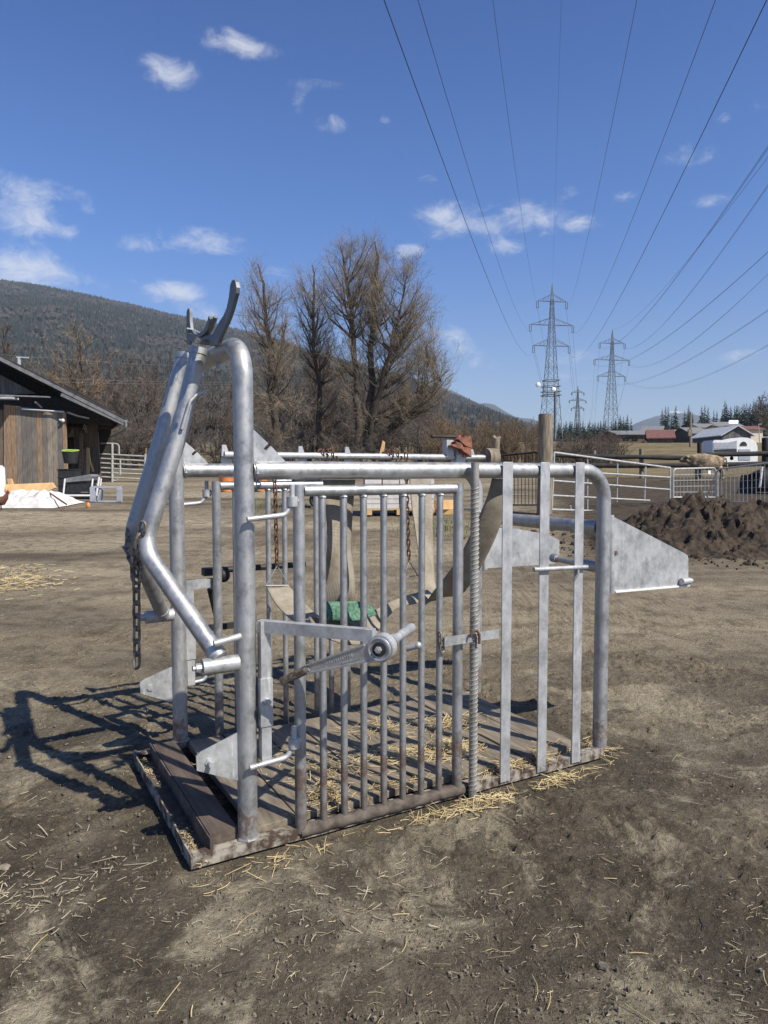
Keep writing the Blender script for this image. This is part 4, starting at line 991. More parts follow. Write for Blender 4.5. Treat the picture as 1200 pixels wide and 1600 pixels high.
    bf.box((0, 0, .44), (.86, .1, .06)); bf.box((0, 0, .03), (.9, .1, .05)); bf.box((-.38, 0, .23), (.14, .12, .4)); bf.box((.38, 0, .23), (.12, .12, .4)); bf.tube([(.38, -.07, .36), (.38, -.05, .36)], .03, 8); bf.box((-.2, .1, .2), (.05, .3, .35), Matrix.Rotation(.3, 3, 'Y'))
    tag(bf.build('steel_frame', M['grey_panel'], loc=c0, angle=20), 'light grey welded steel frame standing on the yard beside the handcart', 'steel frame')
    # dark machine, orange bucket, white sacks, orange crate seen through the bars
    D = 19; c0 = gy(480, D); mc = empty('compressor', c0, 0, 'dark wheeled machine standing in the yard seen through the gate bars', 'machine')
    bd = MB(); bd.box((0, 0, .62), (.75, .55, .42)); bd.box((.1, 0, .9), (.4, .4, .16)); bd.tube([(-.3, -.31, .72), (.3, -.31, .72)], .05, 8); bd.build('body', M['black'], mc, angle=20)
    for x in (-.25, .27): w = MB(); w.tube(arc((x, -.2, .2), 0, 2 * PI, .15, (1, 0, 0), (0, 0, 1), 18)[:-1], .05, 8, close=True); w.tube([(x, -.23, .2), (x, -.16, .2)], .09, 12); w.build('wheel', M['black'], mc)
    fr = MB(); fr.bar((-.4, -.28, .38), (.55, -.28, .36), .05, .05); fr.tube([(.5, 0, .35), (.9, 0, .12)], .03, 8); fr.build('frame', M['fascia'], mc)
    D = 25; c0 = gy(354, D); ob = MB(); ob.tube([(0, 0, 0), (0, 0, .46), (0, 0, .5)], [.2, .27, .28], 16); ob.tube([(0, 0, .5), (0, 0, .49)], [.28, .2], 16); tag(ob.build('bucket', M['orange'], loc=c0), 'orange bucket standing far back in the yard behind the crush', 'bucket')
    D = 25; c0 = gy(408, D); oc = empty('digger_arm', c0, 0, 'orange and black machine part standing in the yard left of the white sacks', 'machine part')
    a = MB(); a.bar((-.25, 0, 0), (-.15, 0, .75), .3, .2); a.build('housing', M['black'], oc, angle=20); a = MB(); a.bar((.05, 0, 0), (.2, 0, .8), .12, .16); a.build('arm', M['orange'], oc, angle=20)
    for i, (u, s, lab) in enumerate(((437, .3, 'full white sack slumped in the yard, left of the pair'), (455, .24, 'smaller white sack slumped against the fuller one'))):
        m = MB(); m.grid(lambda a, b: Vector((s * math.cos(2 * PI * a) * (1 - .55 * b ** 2.2), s * .8 * math.sin(2 * PI * a) * (1 - .55 * b ** 2.2), s * 2.1 * b + .03 * math.sin(9 * a * 2 * PI / 3 + 5 * b))) if b < .999 else Vector((0, 0, s * 2.05)), 20, 10)
        tag(m.build('sack', M['white'], loc=gy(u, 25)), lab, 'sack', 'white sacks in the yard')
    # pallet of pale pavers
    D = 17.2; c0 = gy(622, D); pv = empty('paver_stack', c0, R(4), 'stack of pale concrete pavers on a wooden pallet seen through the gate bars', 'pavers')
    pm = MB(); rnd = random.Random(2)
    for k in range(7):
        for i in range(4):
            for j in range(3): pm.box((-.62 + .41 * i + rnd.uniform(-.01, .01), -.3 + .3 * j + rnd.uniform(-.01, .01), .215 + .115 * k), (.385, .28, .104))
    pm.build('pavers', M['brick'], pv, angle=20)
    pl = MB()
    for y in (-.38, 0, .38): pl.box((0, y, .145), (1.65, .14, .025))
    for x in (-.72, 0, .72): pl.box((x, 0, .07), (.14, .9, .12))
    pl.build('pallet', M['cut_wood'], pv, angle=20)
    bmz = MB(); bmz.bar(gy(676, 17) + Vector((0, 0, .25)), gy(716, 17.6) + Vector((0, 0, .2)), .3, .22); bmz.box(gy(697, 17.3) + Vector((0, 0, .06)), (.5, .25, .14)); tag(bmz.build('timber_beam', M['cut_wood'], angle=20), 'pale squared timber lying beside the paver stack', 'timber')
yard_things()

def tubes(root, name, segs, r, m, n=8):
    mb = MB()
    for a, b in segs: mb.tube([a, b], r, n)
    return mb.build(name, m, root)
def yard_gates():
    # left: tall tube gate in front of the thicket, with a hoop topped panel
    D = 31
    def q(u, v): return at(u, v, D) - gy(190, D)
    e = empty('tube_gate', gy(190, D), 0, 'pale tubular cattle gate with a raised hoop panel right of the barn', 'gate', 'tubular gates round the yard')
    [tubes(e, 'rail', [(q(150, v0), q(228, v1))], .035, M['white_gate']) for v0, v1 in ((709, 713), (716, 720), (723, 727.5), (730.5, 735), (738, 741), (744.5, 749))]
    h = MB(); h.tube(rounded([q(157, 692.5), q(186, 693.5), q(186, 710)], .15, 5), .035, 8); h.tube([q(175.5, 693), q(175.5, 753)], .055, 8); h.tube(rounded([q(176, 750), q(183.5, 752), q(184, 745)], .06, 4), .025, 6); h.build('hoop_panel', M['white_gate'], e)
    [tubes(e, 'upright', [k], .04, M['white_gate']) for k in ((q(188, 718), q(188, 742)), (q(227, 709), q(225, 752)))]
    pm = MB(); pm.bar(gy(229, 31.2), at(228.5, 700, 31.2), .05, .05); tag(pm.build('post', M['post_wood'], angle=20), 'thin dark post at the free end of the left tube gate', 'post')
    # low long tube rail far behind the crush
    # right: big tube gate
    def w(u, v, t=None):
        t = (u - 862) / 185 if t is None else t
        return at(u, v, 17.6 + 2.2 * t)
    c0 = gy(866, 17.6)
    e = empty('tube_gate', c0, 0, 'wide pale tube gate standing ajar between the round post and the manure heap', 'gate', 'tubular gates round the yard')
    def W(u, v): return w(u, v) - c0
    tubes(e, 'frame', [(W(866, 707), W(1047, 731)), (W(862, 796), W(945, 799)), (W(866, 706), W(862, 797)), (W(1047, 730), W(1047, 786))], .027, M['white_gate'])
    [tubes(e, 'rail', [k], .022, M['white_gate']) for k in ((W(866, 735), W(1047, 746)), (W(865, 751), W(1047, 765)), (W(864, 774), W(1015, 782)))]
    [tubes(e, 'upright', [k], .018, M['white_gate']) for k in ((W(918, 714), W(918, 797)), (W(965, 720), W(964, 784)), (W(1009, 726), W(1007, 784)), (W(891, 790), W(893, 798)))]
    # mesh panels: rounded corners and upright wires
    def panel(u0, u1, v0a, v0b, v1, y0, y1, n, label, flag=None, name='mesh_panel', m='grey_wire'):
        c0 = gy(u0, y0); e = empty(name, c0, 0, label, 'fence panel', 'mesh fence panels')
        def P(t, v): return at(u0 + (u1 - u0) * t, v, y0 + (y1 - y0) * t) - c0
        f = MB(); f.tube(rounded([P(0, v1), P(0, v0a), P(1, v0b), P(1, v1)], .1, 5), .026, 8); f.tube([P(0, v1 - 1), P(1, v1 - 1)], .02, 6); f.build('frame', M['white_gate'] if m == 'grey_wire' else M[m], e)
        b = MB()
        for i in range(1, n):
            t = i / n; va = v0a + (v0b - v0a) * t; b.tube([P(t, va), P(t, v1)], .0095, 5)
        for k in range(1, 5): b.tube([P(0, v0a + (v1 - v0a) * k / 5), P(1, v0b + (v1 - v0b) * k / 5)], .006, 5)
        b.build('wires', M[m], e)
        if flag: q = MB(); q.poly([P(.82, 735), P(.88, 735), P(.88, 741), P(.82, 741)], (0, -.02, 0)); q.build('tag', M['white'], e)
    panel(1052, 1118, 733, 731, 778, 19.8, 20.2, 12, 'wire mesh fence panel with a small white tag behind the manure heap', True)
    panel(1121, 1215, 733, 722, 786, 20.2, 18.6, 14, 'wire mesh fence panel in front of the black cow at the right edge')
    panel(770, 843, 713, 706, 790, 18.2, 17.6, 13, 'dark wire mesh fence panel left of the round wooden post', m='rail_wood', name='mesh_panel')
    st = MB(); st.tube([at(1187, 762, 19.4), at(1191, 729, 19.4)], .03, 8); tag(st.build('stake', M['white'], angle=30), 'white stake leaning in front of the black cow', 'stake')
    # posts
    p = MB(); b0 = gy(851, 17.2); t0 = at(852.5, 648, 17.2); rr = .175; p.tube([b0, b0.lerp(t0, .5) + Vector((.01, 0, 0)), t0], [rr * 1.06, rr, rr * .96], 20); p.tube([t0, t0 + Vector((0, 0, .015))], rr * .9, 20)
    tag(p.build('wooden_post', M['post_wood'], angle=40), 'thick round weathered wooden post beside the tube gate', 'post')
    p = MB(); b0 = gy(774, 17.6); t0 = at(775.5, 685, 17.6); p.tube([b0, t0], .09, 12); p.tube([t0 - Vector((.02, 0, .04)), t0 + Vector((-.09, 0, .06))], [.07, .05], 8); p.tube([t0 - Vector((-.02, 0, .04)), t0 + Vector((.1, 0, .045))], [.06, .035], 8)
    tag(p.build('wooden_post', M['post_wood'], angle=40), 'thin forked wooden post behind the orange rag', 'post')
    p = MB(); p.poly([at(591, 716, 24), at(599, 716, 24), at(602, 691, 24), at(598, 688, 24)], (0, .06, 0)); tag(p.build('wooden_stake', M['cut_wood'], angle=20), 'pale split stake standing under the big bare tree', 'stake')
    tp = MB(); c = at(861, 714, 17.2)
    for k in range(3): tp.tube(arc(c + Vector((0, -.03, .03 * k)), 0, 2 * PI, .03 + .012 * k, (1, .3, .2), (0, .4, 1), 12)[:-1], .008, 6, close=True)
    tag(tp.build('twine', M['chain']), 'knotted twine tying the tube gate to the round post', 'twine')
    # dark rail fence across the paddock
    D = 34
    for i, (u0, v0, u1, v1, lab) in enumerate(((868, 711.5, 1000, 714, 'dark upper fence rail running behind the tube gate'), (998, 714, 1092, 715.5, 'dark upper fence rail behind the head of the shaggy calf'), (1090, 711, 1260, 706, 'dark upper fence rail in front of the white trailer'),
                                               (858, 727, 1092, 727, 'dark lower fence rail behind the tube gate'), (1090, 727, 1260, 722, 'dark lower fence rail right of the shaggy calf'))):
        m = MB(); m.tube([at(u0, v0, D), at((u0 + u1) / 2, (v0 + v1) / 2 + .6, D), at(u1, v1, D)], [.1, .115, .095], 8); tag(m.build('fence_rail', M['rail_wood'], angle=60), lab, 'fence rail', 'rails of the paddock fence')
    for i, (u, v, r, lab) in enumerate(((928, 704, .1, 'short fence post of the paddock fence behind the tube gate'), (1002, 701, .1, 'fence post of the paddock fence beside the gate end'), (1093, 692, .11, 'dark fence post of the paddock fence above the shaggy calf'), (1196, 684, .16, 'thick dark fence post at the right edge by the white trailer'))):
        m = MB(); b0 = gy(u, D + .15); m.tube([b0, at(u, v, D + .15)], [r * 1.1, r], 10); tag(m.build('fence_post', M['rail_wood'] if i > 1 else M['post_wood'], angle=40), lab, 'fence post', 'posts of the paddock fence')
yard_gates()

def manure():
    c = gy(1125, 12.6); m = MB()
    def fn(a, b):
        x = (a - .5) * 7.4; y = (b - .5) * 5.0
        X = np.array([x]); Y = np.array([y])
        h = 1.02 * math.exp(-((x + .15) / 1.15) ** 2 - ((y - .2) / 1.15) ** 2) + .55 * math.exp(-((x - 1.7) / 1.5) ** 2 - ((y + .1) / 1.2) ** 2) + .34 * math.exp(-((x + 1.25) / .75) ** 2 - ((y + .1) / 1.0) ** 2) + .22 * math.exp(-((x - .2) / 1.9) ** 2 - ((y + .9) / .8) ** 2)
        n1 = float(fbm(X * 1.6 + 3, Y * 1.6 + 7, 1, 5, .55)[0]); n2 = 1 - abs(2 * float(fbm(X * 3.3, Y * 3.3 + 2, 4, 4, .6)[0]) - 1); n3 = float(fbm(X * 9, Y * 9, 6, 3, .6)[0]); n4 = float(vnoise(X * 23, Y * 23, 2)[0])
        edge = min(1, h * 4)
        return c + Vector((x + (n1 - .5) * .25 * edge, y, g(0, c.y + y) - g(0, c.y) - .06 + h * .63 * (.62 + .75 * n1) + edge * ((n2 - .7) * .3 + (n3 - .5) * .17 + (n4 - .5) * .06)))
    m.grid(fn, 230, 165); tag(m.build('manure_heap', M['manure'], angle=75), 'dark lumpy manure heap behind the tail plate of the crush', 'manure heap')
    sp = MB(); rnd = random.Random(13)          # loose spill round the foot of the heap
    for i in range(900):
        a = rnd.uniform(0, 6.28); q = rnd.uniform(.75, 1.35) + abs(rnd.gauss(0, .15)); x, y = c.x + .3 + 2.9 * q * math.cos(a), c.y - .1 + 1.75 * q * math.sin(a); r = .012 + .05 * rnd.random() ** 4; n = len(sp.v); k = 6
        jit = [rnd.uniform(.6, 1.3) for _ in range(k)]
        for zz, w in ((-.02, 1.1), (r * .6, .7)):
            for t in range(k): b = 6.283 * t / k; sp.v.append((x + r * w * jit[t] * math.cos(b), y + r * w * jit[t] * math.sin(b), g(x, y) + zz))
        sp.v.append((x, y, g(x, y) + r * .9))
        for t in range(k): t2 = (t + 1) % k; sp.f += [(n + t, n + t2, n + k + t2, n + k + t), (n + k + t, n + k + t2, n + 2 * k)]; sp.m += [0, 0]
    tag(sp.build('manure_spill', M['manure'], smooth=False), kind='stuff')
    gr = MB(); rnd = random.Random(7)
    for (u, v, su, sv, n, h) in ((1165, 852, 22, 9, 500, .11), (690, 822, 36, 8, 700, .1), (420, 790, 26, 6, 350, .12), (1180, 838, 10, 5, 150, .1)):
        for i in range(n):
            uu, vv = rnd.gauss(u, su), rnd.gauss(v, sv); k = (vv - 735) / FPX + .04
            if k < .05: continue
            y = 1.74 / k; p = gy(uu, y); a = rnd.uniform(0, 6.3); w = .008; hh = h * rnd.uniform(.4, 1.1); s = Vector((math.cos(a), math.sin(a), 0)); n0 = len(gr.v); ln = s.cross(Vector((0, 0, 1))) * rnd.uniform(-.05, .05)
            for q in (p - s * w, p + s * w, p + ln + Vector((0, 0, hh))): gr.v.append(tuple(q))
            gr.f.append((n0, n0 + 1, n0 + 2)); gr.m.append(0)
    tag(gr.build('grass_tufts', M['grass'], smooth=False), kind='stuff')
manure()

# ------------------------------------------------------------------ animals
def skin_body(name, spec, links, m, parent=None, lv=2, loc0=(0, 0, 0), rotz=0):
    keys = list(spec); me = bpy.data.meshes.new(name)
    me.from_pydata([spec[k][0] for k in keys], [(keys.index(a), keys.index(b)) for a, b in links], []); me.update()
    o = bpy.data.objects.new(name, me); C.objects.link(o); o.location = loc0; o.rotation_euler = (0, 0, rotz)
    if parent: o.parent = parent
    s = o.modifiers.new('skin', 'SKIN'); s.use_smooth_shade = True
    for i, k in enumerate(keys):
        r = spec[k][1]; me.skin_vertices[0].data[i].radius = r if isinstance(r, tuple) else (r, r)
    me.skin_vertices[0].data[0].use_root = True
    ss = o.modifiers.new('sub', 'SUBSURF'); ss.levels = lv; ss.render_levels = lv
    dt = bpy.data.textures.get('shag') or bpy.data.textures.new('shag', 'CLOUDS'); dt.noise_scale = .12
    dm = o.modifiers.new('coat', 'DISPLACE'); dm.texture = dt; dm.strength = .03
    me.materials.append(m); return o
def cow(name, s, loc0, rotz, m, label, cat, fat=1.0):
    # faces -X; height about 1.25 * s
    sp = {'pelvis': ((.62, 0, 1.0), (.25, .27)), 'belly': ((.15, 0, .93), (.29, .33)), 'chest': ((-.38, 0, .95), (.24, .31)), 'neck': ((-.68, 0, 1.1), (.15, .2)), 'poll': ((-.93, 0, 1.17), (.11, .13)), 'face': ((-1.12, 0, 1.04), (.085, .09)), 'muzzle': ((-1.22, 0, .96), .065),
          'tail0': ((.85, 0, 1.12), .05), 'tail1': ((.93, 0, .8), .025), 'tail2': ((.94, 0, .5), .04)}
    lk = [('pelvis', 'belly'), ('belly', 'chest'), ('chest', 'neck'), ('neck', 'poll'), ('poll', 'face'), ('face', 'muzzle'), ('pelvis', 'tail0'), ('tail0', 'tail1'), ('tail1', 'tail2')]
    for sd, y in (('l', -.17), ('r', .17)):
        sp['sh' + sd] = ((-.42, y, .72), .12); sp['kn' + sd] = ((-.44, y, .4), .06); sp['ft' + sd] = ((-.43, y, .03), .055)
        sp['st' + sd] = ((.52, y, .72), .14); sp['ho' + sd] = ((.74, y, .42), .06); sp['hf' + sd] = ((.68, y, .03), .055)
        sp['ea' + sd] = ((-.9, y * 1.35, 1.2), .035)
        lk += [('chest', 'sh' + sd), ('sh' + sd, 'kn' + sd), ('kn' + sd, 'ft' + sd), ('pelvis', 'st' + sd), ('st' + sd, 'ho' + sd), ('ho' + sd, 'hf' + sd), ('poll', 'ea' + sd)]
    if fat != 1:
        for k in ('pelvis', 'belly', 'chest', 'neck', 'poll'): sp[k] = (sp[k][0], tuple(q * fat for q in sp[k][1]))
    o = skin_body(name, sp, lk, m, loc0=loc0, rotz=rotz); o.scale = (s, s, s); o.modifiers['coat'].strength = .03 if fat == 1 else .11; return tag(o, label, cat)
cow('calf', .9, gy(1103, 31.5), R(-14), M['cow_pale'], 'shaggy beige calf standing behind the mesh panels, head to the left', 'calf', 1.32)
cow('cow', .82, gy(166, 35), R(-70), M['cow_brown'], 'red brown cow behind the hoop gate beside the barn', 'cow')
def lying_cow():
    sp = {'pelvis': ((.7, 0, .45), (.33, .4)), 'belly': ((.2, 0, .46), (.37, .44)), 'chest': ((-.35, 0, .47), (.3, .38)), 'neck': ((-.68, .02, .66), (.18, .22)), 'poll': ((-.93, .04, .78), (.12, .13)), 'muzzle': ((-1.18, .05, .6), (.075, .08)),
          'ear': ((-.9, -.2, .82), .035), 'ear2': ((-.9, .24, .82), .035), 'fk': ((-.6, -.3, .16), .09), 'ff': ((-.25, -.34, .08), .055), 'hk': ((.35, -.42, .2), .13), 'hf': ((.1, -.5, .07), .06)}
    lk = [('pelvis', 'belly'), ('belly', 'chest'), ('chest', 'neck'), ('neck', 'poll'), ('poll', 'muzzle'), ('poll', 'ear'), ('poll', 'ear2'), ('chest', 'fk'), ('fk', 'ff'), ('pelvis', 'hk'), ('hk', 'hf')]
    o = skin_body('cow', sp, lk, M['cow_black'], loc0=gy(1196, 24), rotz=R(172)); o.scale = (.95, .95, .95); tag(o, 'black cow lying in the mud behind the right hand mesh panel', 'cow')
lying_cow()

# ------------------------------------------------------------------ white trailer
def trailer():
    D = 58; c = gy(1152, D); s = D / FPX
    e = empty('livestock_trailer', c, R(0), 'white rounded trailer with a grey tarpaulin side standing on the meadow', 'trailer')
    def P(u, v): return (at(u, v, D) - c)
    wdt = Vector((0, 1.9, 0))
    b = MB(); prof = [(1114, 722)] + [(1114, 690), (1116, 687.5), (1125, 687.5), (1137, 688), (1148, 685.5), (1158, 683.5), (1168, 684), (1176, 686.5), (1181, 690.5), (1183.5, 697), (1184, 712), (1184, 722)]
    b.poly([P(*p) for p in prof], wdt); b.build('body', M['white'], e, angle=40)
    g1 = MB(); g1.poly([P(*p) + Vector((0, -.03, 0)) for p in ((1115, 701), (1115, 691.5), (1136, 691.5), (1151, 688.5), (1151, 701))], (0, .02, 0)); g1.build('side_panel', M['grey_panel'], e)
    g2 = MB(); g2.poly([P(*p) + Vector((0, -.03, 0)) for p in ((1115, 706), (1115, 702.5), (1151, 701.5), (1151, 706))], (0, .02, 0)); g2.build('side_panel', M['black'], e)
    w = MB(); w.poly([P(1161.5 + 5.5 * math.cos(t), 696.5 - 6.5 * math.sin(t)) + Vector((0, -.04, 0)) for t in [PI * i / 14 for i in range(15)]], (0, .03, 0)); w.build('window', M['glass'], e)
    d = MB(); d.poly([P(*p) + Vector((0, -.04, 0)) for p in ((1154, 702), (1172, 702), (1172, 719), (1154, 719))], (0, .03, 0)); d.build('door', M['grey_panel'], e)
    for u in (1130, 1143):
        t = MB(); q = P(u, 722); q.z = .36; t.tube(arc(q + Vector((0, .1, 0)), 0, 2 * PI, .27, (1, 0, 0), (0, 0, 1), 18)[:-1], .09, 8, close=True); t.tube([q, q + Vector((0, .2, 0))], .16, 12); t.build('wheel', M['black'], e)
trailer()

# ------------------------------------------------------------------ houses of the hamlet on the right
def house(name, label, u0, u1, vb, ve, vr, D, dep, wm, rm, win=(), gable=False, rot=0, eave=.5):
    p0, p1 = at(u0, vb, D), at(u1, vb, D); z0 = min(g(0, D), p0.z) - 1.5
    c = Vector(((p0.x + p1.x) / 2, D, 0)); w = (p1 - p0).length; e = empty(name, (c.x, D, z0), R(rot), label, 'house', 'houses of the hamlet')
    he = at(u0, ve, D).z - z0; hr = at(u0, vr, D).z - z0
    b = MB()
    if gable:                       # gable end towards us
        b.poly([Vector((-w / 2, 0, 0)), Vector((w / 2, 0, 0)), Vector((w / 2, 0, he)), Vector((0, 0, hr - .15)), Vector((-w / 2, 0, he))], (0, dep, 0))
        b.build('wall', wm, e, angle=20); r = MB()
        for sx in (-1, 1):
            k = (hr - he) / (w / 2)
            r.poly([Vector((0, -eave, hr)), Vector((sx * (w / 2 + eave), -eave, he - k * eave)), Vector((sx * (w / 2 + eave), -eave, he - k * eave + .18)), Vector((0, -eave, hr + .18))], (0, dep + 2 * eave, 0))
    else:
        b.poly([Vector((-w / 2, 0, 0)), Vector((-w / 2, dep, 0)), Vector((-w / 2, dep, he)), Vector((-w / 2, dep / 2, hr - .15)), Vector((-w / 2, 0, he))], (w, 0, 0))
        b.build('wall', wm, e, angle=20); r = MB()
        for sy in (-1, 1):
            k = (hr - he) / (dep / 2); y1 = dep / 2 + sy * (dep / 2 + eave)
            r.poly([Vector((-w / 2 - eave, dep / 2, hr)), Vector((-w / 2 - eave, y1, he - k * eave)), Vector((-w / 2 - eave, y1, he - k * eave + .18)), Vector((-w / 2 - eave, dep / 2, hr + .18))], (w + 2 * eave, 0, 0))
    r.build('roof', rm, e, angle=20)
    for (fx, fz, ww, wh) in win:
        m = MB(); m.box((-w / 2 + fx * w, -.06, fz * he), (ww, .1, wh)); m.build('window', M['glass'], e, angle=20)
    return e
house('barn', 'long low barn with a grey roof and dark timber wall beside the second pylon', 965, 1010, 695, 679, 672, 150, 11, M['barn_dark'], M['roof_grey'], [(.3, .8, 1.2, .6), (.6, .8, 1.2, .6)])
house('barn', 'grey roofed barn with its gable turned right, between the long barn and the red roof', 1004, 1031, 692, 675, 665, 160, 10, M['barn_dark'], M['roof_grey'], rot=-24)
house('shed', 'low shed with a rusty red roof and white edge in the hamlet', 1015, 1050, 693, 684, 671, 140, 9, M['barn_dark'], M['roof_red'], rot=-18)
house('shed', 'grey roofed timber shed right of the red roofed shed', 1049, 1077, 688, 680, 671, 165, 9, M['barn_grey'], M['roof_grey'])
house('barn', 'square timber barn with a grey roof behind the thin utility pole', 1080, 1106, 687, 677, 667, 155, 10, M['barn_grey'], M['roof_grey'])
house('house', 'cream house with white balcony below the spruces', 1093, 1120, 676, 668, 661, 205, 10, M['cream'], M['roof_grey'], [(.2, .8, 1, 1), (.5, .8, 1, 1), (.8, .8, 1, 1)])
house('house', 'tall yellow house with two small windows, narrowest in the hamlet', 1121.5, 1130, 678, 667, 664, 170, 6, M['yellow'], M['roof_grey'], [(.5, .86, .5, .7), (.5, .6, .5, .7)], eave=.15)
house('house', 'white house with a broad grey roof and a white dormer behind the yellow house', 1124, 1162, 674, 667, 658, 210, 12, M['white'], M['roof_grey'], [(.25, .85, 1.2, 1), (.45, .85, 1.2, 1)])
house('barn', 'grey board barn with a pale roof and its gable to us, nearest in the hamlet', 1129, 1173, 686, 679, 666, 125, 12, M['barn_grey'], M['roof_pale'], gable=True)
house('house', 'long house with a dark red roof at the right of the hamlet', 1162, 1192, 676, 671, 665, 180, 9, M['cream'], M['roof_red'])
dm = MB(); dm.poly([at(1139, 662, 208), at(1153, 662, 208), at(1154, 658, 209.5), at(1140, 658, 209.5)], (0, .3, .3)); tag(dm.build('roof_sheet', M['white'], angle=20), 'white sheet lying on the broad grey roof of the hamlet', 'sheet')
up = MB(); b0 = gy(1077, 95); up.tube([b0, at(1079, 643, 95)], [.16, .11], 10); up.box(at(1078, 676, 94.7), (.5, .3, .9)); tag(up.build('utility_pole', M['post_wood'], angle=40), 'thin wooden utility pole with a pale box in front of the hamlet', 'pole')
sl = MB(); b0 = gy(1185, 120); t0 = at(1185, 663, 120); sl.tube([b0, t0], .07, 8); sl.bar(t0, t0 + Vector((.5, 0, .05)), .2, .1); tag(sl.build('street_lamp', M['white_gate'], angle=40), 'small street lamp at the right end of the hamlet', 'street lamp')

# ------------------------------------------------------------------ bare trees
def crown_tree(seed, stems, lobes, ns, nt, tw, r0, low=.15, sub=2, wob=.12):
    """leafless tree whose limbs reach out into the given crown lobes. stems: lists of points; lobes: (centre, radii, limbs)"""
    rnd = random.Random(seed); T, K = MB(), MB()
    def pick(pts, t):
        k = min(int(t * (len(pts) - 1)), len(pts) - 2); f = t * (len(pts) - 1) - k
        return pts[k].lerp(pts[k + 1], f), (pts[k + 1] - pts[k]).normalized()
    def wander(p, d, L, n, w, upb):
        pts = [Vector(p)]; d = d.normalized()
        for i in range(n):
            d = (d + Vector((rnd.gauss(0, w), rnd.gauss(0, w), rnd.gauss(0, w) + upb))).normalized(); pts.append(pts[-1] + d * (L / n))
        return pts
    def side_dir(d, ang):
        a = d.cross(Vector((.31, .87, .2))).normalized(); b = d.cross(a); az = rnd.uniform(0, 2 * PI)
        return (d * math.cos(ang) + (a * math.cos(az) + b * math.sin(az)) * math.sin(ang)).normalized()
    paths = []
    for st in stems:
        P = [Vector(p) for p in st]; fine = []
        n = 16
        for i in range(n + 1):
            q, _ = pick(P, i / n * .9999); fine.append(q + Vector((rnd.gauss(0, .012), rnd.gauss(0, .012), 0)) * P[-1].z * .6 * (0 if i in (0,) else 1.1 - i / n))
        rs = [r0 * (1 - .9 * (i / n) ** .85) * (1.4 if i == 0 else 1) for i in range(n + 1)]
        T.tube(fine, rs, 9, cap=False); paths.append((fine, rs))
    zmax = max(p[0][-1].z for p in paths)
    def twigs(pts, n, L):
        for i in range(n):
            p, d = pick(pts, rnd.uniform(.1, 1)); q = wander(p, side_dir(d, rnd.uniform(.4, 1.15)), L * rnd.uniform(.5, 1.2), 3, .13, .06)
            K.tube(q, [tw, tw * .85, tw * .65, tw * .35], 3, cap=False)
            for j in range(sub):
                p2, d2 = pick(q, rnd.uniform(.2, .85)); K.tube(wander(p2, side_dir(d2, rnd.uniform(.35, .8)), L * rnd.uniform(.3, .7), 2, .1, .1), [tw * .75, tw * .6, tw * .35], 3, cap=False)
    for c, r, n in lobes:
        for i in range(n):
            v = Vector((rnd.gauss(0, 1), rnd.gauss(0, 1), rnd.gauss(0, 1))).normalized() * rnd.random() ** .36
            tgt = Vector((c[0] + v.x * r[0], c[1] + v.y * r[1], c[2] + v.z * r[2])); best = None
            for fine, rs in paths:
                hd = min((Vector((q.x - tgt.x, q.y - tgt.y, 0)).length for q in fine)); lo_ = low * zmax * rnd.uniform(.6, 2.4); za = min(max(lo_, tgt.z - (hd * rnd.uniform(.75, 1.6) + .06 * zmax)), max(low * zmax * rnd.uniform(.5, 1.2), tgt.z - .05 * zmax))
                k = min(range(len(fine)), key=lambda j: abs(fine[j].z - za)); dist = (fine[k] - tgt).length * rnd.uniform(.8, 1.2)
                if best is None or dist < best[0]: best = (dist, fine[k], rs[k])
            S, rb = best[1], best[2]; dv = tgt - S; L = dv.length
            if L < .25: continue
            ctl = S + Vector((dv.x * .55, dv.y * .55, dv.z * rnd.uniform(.2, .45))) + Vector((rnd.gauss(0, .05), rnd.gauss(0, .05), rnd.gauss(0, .05))) * L
            lb = []
            for q in range(9):
                t = q / 8; lb.append(S * (1 - t) ** 2 + ctl * 2 * t * (1 - t) + tgt * t * t + Vector((rnd.gauss(0, 1), rnd.gauss(0, 1), rnd.gauss(0, 1))) * L * .012)
            ra = min(rb * .55, .018 * L + .012); T.tube(lb, [max(tw * 1.2, ra * (1 - .85 * q / 8)) for q in range(9)], 5, cap=False)
            for k in range(ns):
                t2 = .22 + .78 * (k + rnd.random()) / ns; p2, d2 = pick(lb, min(t2, .985)); L2 = (.3 * L * (1.1 - .5 * t2) + .045 * zmax) * rnd.uniform(.6, 1.2)
                q = wander(p2, side_dir(d2, rnd.uniform(.35, .95)), L2, 5, wob, .09); K.tube(q, [tw * (1.9 - 1.0 * w / 5) for w in range(6)], 3, cap=False)
                twigs(q, nt, L2 * .5 + .01 * zmax)
            twigs(lb[5:], nt, .06 * zmax)
    for fine, rs in paths: twigs(fine[-5:], nt * 2, .06 * zmax)
    return T, K
hpx = lambda v, D: (735 - v) / FPX * D + H - g(0, D)
def big_tree(u, D, label, seed, stems_px, lobes_px, r0, ns, nt, tw, low=.15):
    c = gy(u, D); e = empty('bare_tree', (c.x, c.y, c.z - .1), 0, label, 'tree', 'large bare trees behind the crush'); rnd = random.Random(seed)
    def L(uu, vv, dy=0): p = at(uu, vv, D) - c; return (p.x, dy, p.z)
    k = D / FPX
    stems = [[L(a, b, dy) for a, b, dy in st] for st in stems_px]
    lobes = [(L(a, b), (ru * k, ru * k * .9, rv * k), n) for a, b, ru, rv, n in lobes_px]
    T, K = crown_tree(seed, stems, lobes, ns, nt, tw, r0, low); T.build('trunk', M['bark'], e, angle=70); K.build('crown', M['twig'], e, smooth=False)
